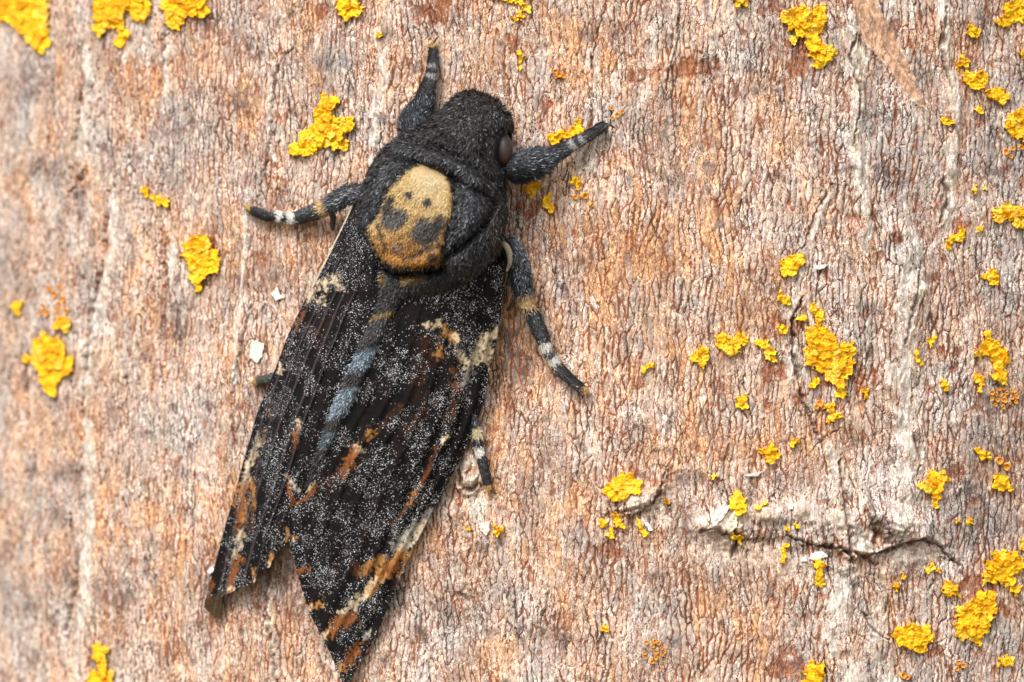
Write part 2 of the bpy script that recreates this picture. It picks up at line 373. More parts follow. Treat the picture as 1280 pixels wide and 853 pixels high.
# ------------------------------------------------------------------ mesh making
def mesh_obj(name, co, quads, mat, parent=None, attrs=None, tris=None, smooth=True, ngons=None):
    me = bpy.data.meshes.new(name)
    co = np.asarray(co, np.float32)
    quads = np.zeros((0, 4), np.int32) if quads is None else np.asarray(quads, np.int32)
    tris = np.zeros((0, 3), np.int32) if tris is None else np.asarray(tris, np.int32)
    loops = [quads.ravel(), tris.ravel()] + [np.asarray(n, np.int32) for n in (ngons or [])]
    tot = [np.full(len(quads), 4), np.full(len(tris), 3)] + [np.array([len(n)]) for n in (ngons or [])]
    loops = np.concatenate(loops).astype(np.int32); tot = np.concatenate(tot).astype(np.int32)
    start = np.concatenate([[0], np.cumsum(tot)[:-1]]).astype(np.int32)
    me.vertices.add(len(co)); me.loops.add(len(loops)); me.polygons.add(len(tot))
    me.vertices.foreach_set('co', co.ravel())
    me.loops.foreach_set('vertex_index', loops)
    me.polygons.foreach_set('loop_start', start)
    me.polygons.foreach_set('use_smooth', np.full(len(tot), smooth, bool))
    for k, a in (attrs or {}).items():
        a = np.asarray(a, np.float32)
        if a.ndim == 2:
            at = me.attributes.new(k, 'FLOAT_COLOR', 'POINT')
            at.data.foreach_set('color', np.concatenate([np.clip(a, 0, 1), np.ones((len(a), 1), np.float32)], 1).ravel())
        else:
            at = me.attributes.new(k, 'FLOAT', 'POINT')
            at.data.foreach_set('value', a)
    me.update(calc_edges=True)
    me.validate(verbose=False)
    me.materials.append(mat)
    ob = bpy.data.objects.new(name, me)
    scene.collection.objects.link(ob)
    if parent is not None: ob.parent = parent
    return ob

def tag(o, label, cat, group=None):
    o['label'] = label; o['category'] = cat
    if group: o['group'] = group
    return o

def M(px, py, h):
    """point that stands h hundredths of a centimetre off the trunk and is seen at px, py of the reference picture"""
    px = np.asarray(px, float); py = np.asarray(py, float); h = np.asarray(h, float)
    x0 = (px - 640) / 100; x = x0.copy()
    for _ in range(4):
        y = ysurf(x) - h / 100
        x = x0 * (CAM_D + y) / CAM_D
    y = ysurf(x) - h / 100
    z = (426.5 - py) / 100 * (CAM_D + y) / CAM_D
    return np.stack([x, y, z], -1)

def grid_quads(n, m, wrap=False):
    i = np.arange(n - 1)[:, None] * m
    j = np.arange(m if wrap else m - 1); j2 = (j + 1) % m
    return np.stack(np.broadcast_arrays(i + j, i + j2, i + m + j2, i + m + j), -1).reshape(-1, 4)

def vert_normals(co, quads):
    a, b, c, d = (co[quads[:, k]] for k in range(4))
    n = np.cross(c - a, d - b)
    out = np.zeros_like(co)
    for k in range(4): np.add.at(out, quads[:, k], n)
    return out / (np.linalg.norm(out, axis=1, keepdims=True) + 1e-12)

# ------------------------------------------------------------------ materials
MAT = {}
def nd(nt, kind, **kw):
    n = nt.nodes.new(kind)
    for k, v in kw.items(): setattr(n, k, v)
    return n
def new_mat(name):
    m = bpy.data.materials.new(name); m.use_nodes = True
    return m, m.node_tree, m.node_tree.nodes['Principled BSDF']
def attr_mat(name, rough=.7, nscale=40, namt=.25, bump=.0, spec=.3, sheen=0, sss=0, stretch=(1, 1, 1), rough2=None):
    m, nt, b = new_mat(name); L = nt.links
    at = nd(nt, 'ShaderNodeAttribute', attribute_name='bcol')
    tc = nd(nt, 'ShaderNodeTexCoord'); mp = nd(nt, 'ShaderNodeMapping'); mp.inputs['Scale'].default_value = stretch
    L.new(tc.outputs['Object'], mp.inputs['Vector'])
    no = nd(nt, 'ShaderNodeTexNoise'); no.inputs['Scale'].default_value = nscale; no.inputs['Detail'].default_value = 3
    L.new(mp.outputs[0], no.inputs['Vector'])
    mr = nd(nt, 'ShaderNodeMapRange'); mr.inputs['From Min'].default_value = .25; mr.inputs['From Max'].default_value = .75
    mr.inputs['To Min'].default_value = 1 - namt; mr.inputs['To Max'].default_value = 1 + namt
    L.new(no.outputs['Fac'], mr.inputs['Value'])
    vm = nd(nt, 'ShaderNodeVectorMath', operation='SCALE')
    L.new(at.outputs['Color'], vm.inputs[0]); L.new(mr.outputs[0], vm.inputs['Scale'])
    L.new(vm.outputs[0], b.inputs['Base Color'])
    b.inputs['Roughness'].default_value = rough
    b.inputs['Specular IOR Level'].default_value = spec
    if sheen: b.inputs['Sheen Weight'].default_value = sheen
    if sss:
        b.inputs['Subsurface Weight'].default_value = sss; b.inputs['Subsurface Radius'].default_value = (.02, .01, .004); b.inputs['Subsurface Scale'].default_value = .5
    if bump:
        bp = nd(nt, 'ShaderNodeBump'); bp.inputs['Strength'].default_value = bump; bp.inputs['Distance'].default_value = .01
        L.new(no.outputs['Fac'], bp.inputs['Height']); L.new(bp.outputs[0], b.inputs['Normal'])
    MAT[name] = m
    return m

def bark_mat():
    m, nt, b = new_mat('bark'); L = nt.links
    at = nd(nt, 'ShaderNodeAttribute', attribute_name='bcol'); ed = nd(nt, 'ShaderNodeAttribute', attribute_name='edge')
    ru = nd(nt, 'ShaderNodeAttribute', attribute_name='rustmix'); sm = nd(nt, 'ShaderNodeAttribute', attribute_name='net')
    tc = nd(nt, 'ShaderNodeTexCoord'); mp = nd(nt, 'ShaderNodeMapping'); mp.inputs['Scale'].default_value = (1, 1, .45)
    L.new(tc.outputs['Object'], mp.inputs['Vector'])
    n1 = nd(nt, 'ShaderNodeTexNoise'); n1.inputs['Scale'].default_value = 30; n1.inputs['Detail'].default_value = 3; n1.inputs['Roughness'].default_value = .65
    L.new(mp.outputs[0], n1.inputs['Vector'])
    n2 = nd(nt, 'ShaderNodeTexNoise'); n2.inputs['Scale'].default_value = 55; n2.inputs['Detail'].default_value = 2
    L.new(tc.outputs['Object'], n2.inputs['Vector'])
    mr = nd(nt, 'ShaderNodeMapRange'); mr.inputs['From Min'].default_value = .28; mr.inputs['From Max'].default_value = .72
    mr.inputs['To Min'].default_value = .76; mr.inputs['To Max'].default_value = 1.24
    L.new(n1.outputs['Fac'], mr.inputs['Value'])
    sc = nd(nt, 'ShaderNodeVectorMath', operation='SCALE'); L.new(at.outputs['Color'], sc.inputs[0]); L.new(mr.outputs[0], sc.inputs['Scale'])
    # pale crust flecks and dark pin pricks
    f1 = nd(nt, 'ShaderNodeMapRange'); f1.inputs['From Min'].default_value = .60; f1.inputs['From Max'].default_value = .70; L.new(n2.outputs['Fac'], f1.inputs['Value'])
    f1.inputs['To Max'].default_value = .55
    mx1 = nd(nt, 'ShaderNodeMix', data_type='RGBA'); L.new(f1.outputs[0], mx1.inputs['Factor']); L.new(sc.outputs[0], mx1.inputs['A']); mx1.inputs['B'].default_value = (.74, .68, .62, 1)
    f2 = nd(nt, 'ShaderNodeMapRange'); f2.inputs['From Min'].default_value = .40; f2.inputs['From Max'].default_value = .30; L.new(n2.outputs['Fac'], f2.inputs['Value'])
    f2.inputs['To Max'].default_value = .5
    mx2 = nd(nt, 'ShaderNodeMix', data_type='RGBA'); L.new(f2.outputs[0], mx2.inputs['Factor']); L.new(mx1.outputs['Result'], mx2.inputs['A']); mx2.inputs['B'].default_value = (.16, .12, .10, 1)
    # fine crackle of the plates
    wv = nd(nt, 'ShaderNodeTexNoise'); wv.inputs['Scale'].default_value = 9; wv.inputs['Detail'].default_value = 2; L.new(tc.outputs['Object'], wv.inputs['Vector'])
    wm = nd(nt, 'ShaderNodeVectorMath', operation='MULTIPLY_ADD'); L.new(wv.outputs['Color'], wm.inputs[0]); wm.inputs[1].default_value = (.10, .10, .10); L.new(mp.outputs[0], wm.inputs[2])
    ve = nd(nt, 'ShaderNodeTexVoronoi'); ve.feature = 'DISTANCE_TO_EDGE'; ve.inputs['Scale'].default_value = 26; L.new(wm.outputs[0], ve.inputs['Vector'])
    vc = nd(nt, 'ShaderNodeTexVoronoi'); vc.feature = 'F1'; vc.inputs['Scale'].default_value = 26; L.new(wm.outputs[0], vc.inputs['Vector'])
    sp = nd(nt, 'ShaderNodeSeparateColor'); L.new(vc.outputs['Color'], sp.inputs[0])
    cv = nd(nt, 'ShaderNodeMapRange'); cv.inputs['To Min'].default_value = .72; cv.inputs['To Max'].default_value = 1.26; L.new(sp.outputs[0], cv.inputs['Value'])
    sc2 = nd(nt, 'ShaderNodeVectorMath', operation='SCALE'); L.new(mx2.outputs['Result'], sc2.inputs[0]); L.new(cv.outputs[0], sc2.inputs['Scale'])
    vk = nd(nt, 'ShaderNodeMapRange'); vk.interpolation_type = 'SMOOTHSTEP'; vk.inputs['From Min'].default_value = .015; vk.inputs['From Max'].default_value = .13; vk.inputs['To Min'].default_value = 1; vk.inputs['To Max'].default_value = 0
    L.new(ve.outputs['Distance'], vk.inputs['Value'])
    vs = nd(nt, 'ShaderNodeMath', operation='MULTIPLY'); L.new(vk.outputs[0], vs.inputs[0]); L.new(sm.outputs['Fac'], vs.inputs[1])
    vn = nd(nt, 'ShaderNodeMath', operation='MULTIPLY'); L.new(vs.outputs[0], vn.inputs[0]); vn.inputs[1].default_value = .72
    mx4 = nd(nt, 'ShaderNodeMix', data_type='RGBA'); L.new(vn.outputs[0], mx4.inputs['Factor']); L.new(sc2.outputs[0], mx4.inputs['A'])
    # cracks, their rim broken up by the grain
    ea = nd(nt, 'ShaderNodeMath', operation='MULTIPLY_ADD'); L.new(n1.outputs['Fac'], ea.inputs[0]); ea.inputs[1].default_value = .9; L.new(ed.outputs['Fac'], ea.inputs[2])
    cm = nd(nt, 'ShaderNodeMapRange'); cm.interpolation_type = 'SMOOTHSTEP'
    cm.inputs['From Min'].default_value = .95; cm.inputs['From Max'].default_value = 1.75; cm.inputs['To Min'].default_value = .92; cm.inputs['To Max'].default_value = 0
    L.new(ea.outputs[0], cm.inputs['Value'])
    cc = nd(nt, 'ShaderNodeMix', data_type='RGBA'); cc.inputs['A'].default_value = (.05, .022, .014, 1); cc.inputs['B'].default_value = (.24, .066, .018, 1); L.new(ru.outputs['Fac'], cc.inputs['Factor'])
    L.new(cc.outputs['Result'], mx4.inputs['B'])
    mx3 = nd(nt, 'ShaderNodeMix', data_type='RGBA'); L.new(cm.outputs[0], mx3.inputs['Factor']); L.new(mx4.outputs['Result'], mx3.inputs['A']); L.new(cc.outputs['Result'], mx3.inputs['B'])
    L.new(mx3.outputs['Result'], b.inputs['Base Color'])
    b.inputs['Roughness'].default_value = .82; b.inputs['Specular IOR Level'].default_value = .25
    ad = nd(nt, 'ShaderNodeMath', operation='MULTIPLY_ADD'); L.new(n2.outputs['Fac'], ad.inputs[0]); ad.inputs[1].default_value = .6; L.new(n1.outputs['Fac'], ad.inputs[2])
    ad2 = nd(nt, 'ShaderNodeMath', operation='MULTIPLY_ADD'); L.new(vs.outputs[0], ad2.inputs[0]); ad2.inputs[1].default_value = -.7; L.new(ad.outputs[0], ad2.inputs[2])
    bp = nd(nt, 'ShaderNodeBump'); bp.inputs['Strength'].default_value = .55; bp.inputs['Distance'].default_value = .009
    L.new(ad2.outputs[0], bp.inputs['Height']); L.new(bp.outputs[0], b.inputs['Normal'])
    MAT['bark'] = m
bark_mat()
attr_mat('lichen', .75, 28, .18, .35, .2, sss=.0)
attr_mat('flake', .8, 30, .2, .3, .2)
attr_mat('cup', .6, 30, .15, .2, .3)
attr_mat('chitin', .55, 60, .3, .2, .35)
attr_mat('fur', .55, 20, .1, 0, .45)
attr_mat('wing', .8, 45, .35, .3, .06, stretch=(1, 1, .4))
attr_mat('scales', .5, 20, .1, 0, .4)
attr_mat('eye', .5, 80, .15, 0, .5)
gm, gnt, gb = new_mat('ground')
gno = nd(gnt, 'ShaderNodeTexNoise'); gno.inputs['Scale'].default_value = .08; gno.inputs['Detail'].default_value = 6
grp = nd(gnt, 'ShaderNodeValToRGB'); grp.color_ramp.elements[0].color = (.10, .09, .05, 1); grp.color_ramp.elements[1].color = (.24, .2, .12, 1)
gtc = nd(gnt, 'ShaderNodeTexCoord'); gnt.links.new(gtc.outputs['Object'], gno.inputs['Vector']); gnt.links.new(gno.outputs['Fac'], grp.inputs[0]); gnt.links.new(grp.outputs[0], gb.inputs['Base Color'])
gb.inputs['Roughness'].default_value = .95

# ------------------------------------------------------------------ ground and trunk
gr, gt = np.concatenate([[0.5], np.geomspace(10, 9000, 26)]), np.linspace(0, 2 * np.pi, 64, endpoint=False)
GR, GT = np.meshgrid(gr, gt, indexing='ij')
gx, gy = XC + GR * np.cos(GT), R + GR * np.sin(GT)
ground = mesh_obj('ground', np.stack([gx, gy, -80 + np.minimum(GR * .03, 6) * noise(gx / 40, gy / 40, 3)], -1).reshape(-1, 3), grid_quads(len(gr), 64, True), gm)
ground['kind'] = 'structure'
trunk = build_trunk()
tag(trunk, 'tree trunk with pale grey-brown finely cracked bark', 'tree trunk')

# ------------------------------------------------------------------ lichens
def sheet(name, poly, mat, seed, cell=6.5, top=4.0, colfn=None, parent=None, flat=False):
    """a lobed crust grown over an outline: rounded lobes that overlap and lift at the rim, closed down to the bark"""
    poly = np.asarray(poly, float)
    x0, y0 = poly.min(0) - 5; x1, y1 = poly.max(0) + 5
    st = 0.85
    gx, gy = np.meshgrid(np.arange(x0, x1, st), np.arange(y0, y1, st))
    cen = poly.mean(0)
    wa = 0.30 * cell * (0.5 if flat else 1)
    wx = gx + wa * noise(gx / 6, gy / 6, seed % 50) + .45 * wa * noise(gx / 2.6, gy / 2.6, seed % 50 + 1); wy = gy + wa * noise(gx / 6, gy / 6, seed % 50 + 2) + .45 * wa * noise(gx / 2.6, gy / 2.6, seed % 50 + 3)
    de, _, hid, cx, cy = voro(wx + seed * 3.1, wy + seed * 5.7, cell, cell, seed % 40, .85)
    cx = cx - seed * 3.1; cy = cy - seed * 5.7
    csd = polysdf(cx, cy, poly)
    f1 = np.hypot(wx - cx, wy - cy)
    rnd = _rnd[2][hid]
    deep = sstep(0, -cell * .9, csd)
    if flat:
        ins = polysdf(wx, wy, poly) < 0
    else:
        ins = ((csd < .8) & (f1 < cell * (.60 + .16 * rnd + .25 * deep))) | (polysdf(wx, wy, poly) < -1.6)
    dirx, diry = cx - cen[0], cy - cen[1]; dl = np.hypot(dirx, diry) + 1e-6
    out = ((wx - cx) * dirx + (wy - cy) * diry) / dl
    th = np.where(f1 > 0, 1, 1)
    if flat:
        h = top * (.5 + .25 * rnd) + .8 * noise(gx / 3, gy / 3, 5) + .05 * (gx - cen[0])
    else:
        a = _rnd[3][hid] * 6.28
        rid = 1 - np.abs(noise(wx / 5.5, wy / 5.5, seed % 30)) * 2.2
        h = 2.0 + top * (.50 * rnd + .25 * deep) + 0.20 * out + 0.32 * (np.cos(a) * (wx - cx) + np.sin(a) * (wy - cy)) + 1.6 * np.clip(rid, -1, 1) \
            + .7 * noise(gx / 2.0, gy / 2.0, seed % 30) + 1.8 * noise(wx / 11, wy / 11, seed % 30 + 4)
        h -= 1.0 * np.exp(-(de / .45) ** 2) * (_rnd[1][hid] > .4)
    h = np.maximum(h, 1.0)
    low = bark_low(gx.astype(F), gy.astype(F))
    col = colfn(gx, gy, rnd, _rnd[4][hid], deep, f1 / cell, de)
    n, m = gx.shape
    q = grid_quads(n, m); iv = ins.ravel()
    q = q[iv[q].all(1)]
    if len(q) == 0: return None
    used = np.unique(q); remap = -np.ones(n * m, int); remap[used] = np.arange(len(used)); q = remap[q]
    gx, gy, h, low = (a.ravel()[used] for a in (gx, gy, h, low)); col = col.reshape(-1, 3)[used]
    e = np.concatenate([q[:, [0, 1]], q[:, [1, 2]], q[:, [2, 3]], q[:, [3, 0]]])
    key = np.sort(e, 1); _, inv, cnt = np.unique(key[:, 0] * 1000003 + key[:, 1], return_inverse=True, return_counts=True)
    be = e[cnt[inv] == 1]
    bv = np.unique(be); bm = -np.ones(len(gx), int); bm[bv] = np.arange(len(bv))
    co = np.concatenate([M(gx, gy, h + low), M(gx[bv], gy[bv], low[bv] - 5.0)])
    nb = len(gx)
    sk = np.stack([be[:, 1], be[:, 0], nb + bm[be[:, 0]], nb + bm[be[:, 1]]], 1)
    attr = np.concatenate([col, col[bv] * .9])
    q = q[:, ::-1]; sk = sk[:, ::-1]
    return mesh_obj(name, co, np.concatenate([q, sk]), mat, parent, {'bcol': attr})

def lichen_col(k):
    def f(gx, gy, r1, r2, deep, f1, de):
        yel = np.array([.87, .56, .016]); ora = np.array([.80, .30, .006]); pal = np.array([.90, .70, .12])
        t = np.clip(.22 + .55 * deep * r1 + .55 * noise(gx / 7, gy / 7, 3) + k, 0, 1)[..., None]
        c = yel * (1 - t) + ora * t
        p = np.clip((r2 - .75) * 2, 0, .5)[..., None]
        c = c * (1 - p) + pal * p
        d = (np.exp(-(de / .5) ** 2) * .30 * (r2 > .35) + .30 * sstep(.35, .6, noise(gx / 2.6, gy / 2.6, 9)))[..., None]
        return c * (1 - d) + np.array([.45, .20, .01]) * d
    return f
def flake_col(base):
    def f(gx, gy, r1, r2, deep, f1, de):
        return np.array(base) * (.8 + .3 * (.5 + .6 * noise(gx / 4, gy / 4, 2)))[..., None]
    return f

def blob(x, y, r, n=9, s=1.0):
    rs = np.random.RandomState(int(x * 7 + y * 13) % 9999)
    a = np.linspace(0, 2 * np.pi, n, endpoint=False)
    rr = r * (.75 + .5 * rs.rand(n))
    return [(x + rr[k] * np.cos(a[k]), y + rr[k] * s * np.sin(a[k])) for k in range(n)]

# outline, hue shift, label, shared group
LICH = [
    ([(-22, -18), (58, -18), (61, 10), (62, 30), (65, 55), (52, 68), (40, 66), (32, 50), (16, 38), (15, 28), (-20, 30)], 0, 'broad thick yellow lichen tongue, largest of those on the blurred side of the trunk', None),
    ([(113, 12), (125, 0), (130, -12), (186, -12), (188, 18), (178, 34), (168, 28), (160, 14), (156, 20), (160, 45), (155, 58), (148, 66), (147, 50), (144, 35), (135, 38), (120, 45), (116, 30)], .05, 'yellow lichen with several long drips hanging down beside the broad yellow tongue', None),
    ([(200, -2), (205, 15), (208, 34), (222, 34), (235, 22), (250, 20), (262, 10), (256, -8), (215, -10)], .1, 'yellow lichen patch with a pale rim above the sooty bark blotch', None),
    ([(421, -10), (452, -10), (450, 15), (440, 25), (428, 25), (422, 15)], 0, 'squarish yellow lichen flap on rust bark above the forked large lichen', None),
    (blob(472, 43, 5), 0, 'tiny yellow lichen bead on a pale bark ridge above the moth', None),
    ([(400, 118), (408, 116), (419, 125), (421, 135), (416, 142), (428, 148), (440, 148), (445, 158), (440, 165), (430, 172), (437, 185), (430, 193), (415, 186), (402, 180), (395, 187), (393, 198), (380, 193), (362, 190), (361, 182), (375, 175), (378, 162), (392, 155), (390, 145), (395, 130)], 0, 'large three-armed yellow lichen above the banded leg beside the skull mark', None),
    ([(608, -8), (655, -10), (662, 12), (655, 14), (645, 6), (640, 1), (630, 4)], 0, 'thin yellow lichen strip above the moth\'s head', None),
    (blob(651, 20, 5), .1, 'larger yellow crumb just under the thin strip above the head', 'lichen crumbs above the head'),
    (blob(643, 24, 4), .1, 'smaller and lower yellow crumb under the thin strip above the head', 'lichen crumbs above the head'),
    ([(644, 64), (654, 64), (655, 78), (650, 88), (644, 90), (648, 78)], .0, 'narrow upright yellow lichen in a rust stain above the moth\'s eye', None),
    ([(689, 173), (705, 164), (716, 155), (722, 151), (730, 160), (728, 166), (715, 167), (706, 172), (703, 179), (690, 181)], .15, 'yellow-orange lichen touching the upper side of the stretched foreleg', None),
    ([(655, 235), (668, 226), (676, 229), (674, 240), (665, 248), (655, 242)], .25, 'dull orange lichen under the thick hairy foreleg thigh', None),
    ([(678, 245), (690, 243), (691, 255), (688, 265), (681, 258)], .1, 'small upright yellow lichen next to the dull orange one under the foreleg', None),
    ([(714, 228), (722, 221), (727, 228), (724, 235), (716, 231)], 0, 'small forked yellow lichen below the tip of the stretched foreleg', None),
    ([(914, -8), (940, -8), (935, 7), (918, 5)], 0, 'yellow lichen lump above a rust stain, alone beside the curled large lichen', None),
    ([(975, 15), (992, 6), (1008, 10), (1033, 10), (1035, 30), (1028, 42), (1020, 45), (1035, 58), (1050, 60), (1048, 70), (1040, 75), (1032, 86), (1018, 84), (1020, 78), (1012, 68), (1007, 45), (1000, 48), (990, 50), (998, 40), (985, 36), (976, 25)], 0, 'large hook-shaped yellow lichen beside the brown peeled lance of bark', None),
    ([(1248, 24), (1262, 3), (1295, -8), (1297, 25), (1268, 25), (1256, 34), (1250, 36)], .05, 'yellow lichen lobe above the chain of small lichens by the pale ridge', None),
    ([(1207, 31), (1216, 29), (1226, 37), (1222, 46), (1212, 43)], 0, 'pale yellow lichen with a white middle, topmost of the chain by the pale ridge', None),
    ([(1200, 71), (1212, 75), (1213, 86), (1195, 85)], 0, 'small yellow lichen wedge between the pale ridge and the ragged yellow bar', None),
    ([(1199, 98), (1210, 92), (1230, 84), (1235, 100), (1231, 112), (1222, 112), (1210, 103)], 0, 'ragged slanting yellow lichen bar in the chain beside the pale ridge', None),
    ([(1236, 114), (1247, 110), (1258, 115), (1263, 124), (1252, 135), (1246, 128), (1237, 124)], 0, 'star-lobed yellow lichen next below the ragged slanting bar', None),
    (blob(1225, 138, 5), 0, 'tiny yellow lichen speck between the star-lobed lichen and the pale ridge', None),
    (blob(1184, 152, 7), 0, 'small round yellow lichen on the crest of the pale bark ridge', None),
    ([(1257, 152), (1272, 135), (1295, 132), (1297, 178), (1265, 174), (1258, 162)], .1, 'thick yellow lichen clump at the lower end of the chain by the pale ridge', None),
    ([(1273, 65), (1295, 56), (1295, 78), (1278, 74)], 0, 'yellow lichen scrap beside the ragged slanting bar, away from the ridge', None),
    ([(1237, 265), (1250, 256), (1262, 254), (1280, 258), (1296, 262), (1294, 282), (1270, 284), (1258, 276), (1250, 283), (1240, 280)], .05, 'wide yellow lichen with three blunt lobes pointing down', None),
    ([(1177, 300), (1190, 297), (1200, 288), (1208, 292), (1207, 303), (1195, 303), (1186, 312)], 0, 'butterfly-shaped small yellow lichen under a rust stain', None),
    ([(1221, 345), (1235, 337), (1248, 336), (1251, 346), (1245, 357), (1235, 355)], .05, 'small rounded yellow lichen alone below the butterfly-shaped one', None),
    (blob(1218, 236, 4), 0, 'tiny bead above the wide three-lobed lichen, nearer the pale ridge', 'beads above the three-lobed lichen'),
    (blob(1231, 235, 4), .1, 'tiny bead above the wide three-lobed lichen, farther from the pale ridge', 'beads above the three-lobed lichen'),
    (blob(1226, 287, 4), .1, 'tiny yellow bead between the wide three-lobed and the butterfly-shaped lichen', None),
    ([(976, 326), (992, 316), (1008, 316), (1010, 325), (1005, 335), (990, 340), (988, 351), (978, 348), (980, 338)], 0, 'bright yellow lichen knob at the foot of a thin slanting ridge', None),
    ([(969, 370), (976, 363), (990, 376), (986, 381), (972, 378)], 0, 'small yellow lichen chevron under the knob at the slanting ridge', None),
    (blob(1005, 397, 6), .05, 'small round yellow lichen on rust bark just above the biggest lichen', None),
    ([(1015, 381), (1022, 383), (1030, 400), (1025, 407), (1018, 400)], 0, 'narrow upright yellow lichen shred just above the biggest lichen', None),
    ([(971, 412), (980, 404), (984, 412), (980, 420)], 0, 'little yellow lichen drop on the crack rim beside the biggest lichen', None),
    ([(1003, 413), (1020, 411), (1035, 406), (1038, 415), (1047, 420), (1050, 430), (1065, 428), (1068, 445), (1065, 460), (1062, 470), (1058, 485), (1052, 499), (1042, 492), (1045, 485), (1036, 478), (1028, 467), (1012, 460), (1003, 460), (1005, 450), (1003, 438), (1008, 430)], .08, 'biggest yellow lichen, a crumpled triangle beside a vertical crack', None),
    (blob(1020, 479, 8, 9, .7), 0, 'small yellow lichen just under the corner of the biggest lichen', None),
    ([(1033, 505), (1044, 503), (1045, 513), (1050, 520), (1045, 530), (1036, 528), (1035, 515)], 0, 'yellow lichen bean hanging below the tip of the biggest lichen', None),
    ([(1077, 488), (1088, 486), (1086, 499), (1080, 498)], .1, 'small yellow lichen on pale bark beside the tip of the biggest lichen', None),
    ([(896, 422), (905, 416), (918, 420), (930, 414), (933, 428), (922, 435), (915, 447), (903, 445), (900, 433)], .03, 'tooth-shaped yellow lichen, middle of the row of three beside the biggest lichen', None),
    ([(862, 446), (870, 436), (887, 433), (885, 445), (880, 458), (872, 455)], 0, 'spiky small yellow lichen at the moth\'s end of the row of three', None),
    ([(946, 428), (952, 421), (964, 428), (972, 440), (970, 447), (958, 453), (953, 440)], 0, 'yellow lichen of the row of three that is next to the vertical crack', None),
    ([(916, 503), (925, 495), (935, 494), (934, 507), (928, 511)], 0, 'yellow lichen button below the tooth-shaped lichen', None),
    ([(800, 463), (808, 454), (818, 452), (816, 460), (806, 466)], 0, 'lone small yellow lichen dash on bark beyond the banded middle leg', None),
    ([(950, 562), (962, 556), (972, 560), (975, 572), (966, 583), (958, 575)], .12, 'orange-yellow lichen drop with dark crust around it above the ledge', None),
    ([(985, 552), (1000, 547), (998, 556), (990, 560)], 0, 'small yellow lichen scrap by the orange-yellow drop above the ledge', None),
    ([(1158, 425), (1168, 418), (1170, 428), (1162, 436)], .05, 'small yellow lichen on the rim of the widest pale smooth band', None),
    ([(1140, 438), (1146, 440), (1158, 456), (1152, 458), (1143, 448)], -.1, 'thin slanting pale yellow lichen streak on the widest pale smooth band', None),
    ([(1220, 440), (1228, 425), (1235, 418), (1248, 430), (1262, 440), (1265, 450), (1258, 462), (1262, 478), (1255, 484), (1242, 478), (1238, 466), (1248, 460), (1240, 448), (1228, 438), (1226, 444)], .05, 'crooked S-shaped yellow lichen above a cluster of orange cups', None),
    ([(1219, 470), (1232, 470), (1230, 482), (1225, 488)], .1, 'small upright yellow lichen beside the crooked S-shaped one', None),
    (blob(1183, 483, 5, 9, 1.6), 0, 'thin upright yellow lichen fleck beside a small horizontal scar', None),
    ([(1216, 562), (1226, 558), (1242, 572), (1238, 575), (1220, 570)], 0, 'slanting yellow lichen sliver beside the pair of orange cups', None),
    ([(1240, 602), (1248, 594), (1258, 592), (1266, 598), (1262, 610), (1250, 611)], 0, 'small yellow lichen under the pair of orange cups', None),
    ([(1150, 610), (1155, 598), (1168, 590), (1182, 585), (1187, 595), (1193, 600), (1182, 608), (1178, 625), (1166, 632), (1164, 620), (1152, 615)], .03, 'yellow lichen with spread upper lobes and a blunt foot above the long ledge crack', None),
    ([(756, 612), (765, 598), (778, 588), (790, 594), (800, 605), (796, 615), (785, 625), (783, 633), (775, 625), (762, 618)], .22, 'orange-yellow folded lichen on a bark lip beyond the hind leg', None),
    ([(747, 656), (757, 647), (760, 657), (752, 662)], .1, 'outermost yellow scrap in the rust patch, on the side toward the moth', 'scraps in the rust patch'),
    ([(754, 670), (766, 660), (766, 674), (760, 676)], .1, 'lowest yellow scrap in the rust patch under the orange-yellow folded lichen', 'scraps in the rust patch'),
    ([(766, 645), (776, 644), (778, 660), (770, 660)], .1, 'upper yellow scrap of the rust patch, on the side toward the white flake', 'scraps in the rust patch'),
    ([(795, 650), (800, 648), (805, 660), (815, 667), (810, 672), (798, 663)], 0, 'thin yellow lichen next to a white flake near the rust patch', None),
    (blob(835, 628, 4), .1, 'tiny yellow lichen dot on the dark end of the ledge', None),
    (blob(893, 594, 4), -.1, 'tiny pale yellow lichen dot above the ledge', None),
    ([(917, 615), (925, 611), (933, 622), (935, 628), (927, 633), (931, 646), (922, 644), (916, 637), (915, 628)], .05, 'upright yellow lichen growing over the two white flakes', None),
    ([(943, 636), (952, 630), (957, 628), (950, 641)], 0, 'small yellow lichen dash beside the two white flakes', None),
    ([(917, 670), (930, 672), (928, 681), (920, 678)], 0, 'small yellow lichen tip below the two white flakes', None),
    ([(974, 702), (980, 680), (986, 679), (985, 690), (984, 705), (977, 706)], .05, 'thin upright yellow lichen under the ledge, next to the white-capped one', None),
    ([(1018, 703), (1022, 699), (1032, 701), (1030, 718), (1033, 730), (1026, 732), (1019, 720)], 0, 'yellow lichen strip hanging from a white cap under the ledge', None),
    (blob(982, 663, 4), .05, 'tiny yellow speck in the ledge hollow, nearer the white flakes', 'specks in the ledge hollow'), (blob(998, 658, 4), .05, 'tiny yellow speck in the ledge hollow, farther from the white flakes', 'specks in the ledge hollow'),
    ([(1229, 725), (1233, 703), (1248, 690), (1256, 684), (1268, 690), (1282, 698), (1280, 712), (1268, 718), (1265, 735), (1255, 735), (1245, 726), (1232, 731)], .06, 'broad many-lobed yellow lichen, upper of the two largest below the long ledge crack', None),
    (blob(1270, 738, 6, 9, 1.4), .05, 'small yellow lichen hanging under the upper many-lobed one', None),
    (blob(1281, 680, 6), 0, 'small yellow lichen above the upper many-lobed one', None),
    ([(1176, 732), (1184, 724), (1198, 732), (1200, 742), (1190, 750), (1181, 748)], .08, 'medium yellow lichen with pale holes beside the two largest many-lobed ones', None),
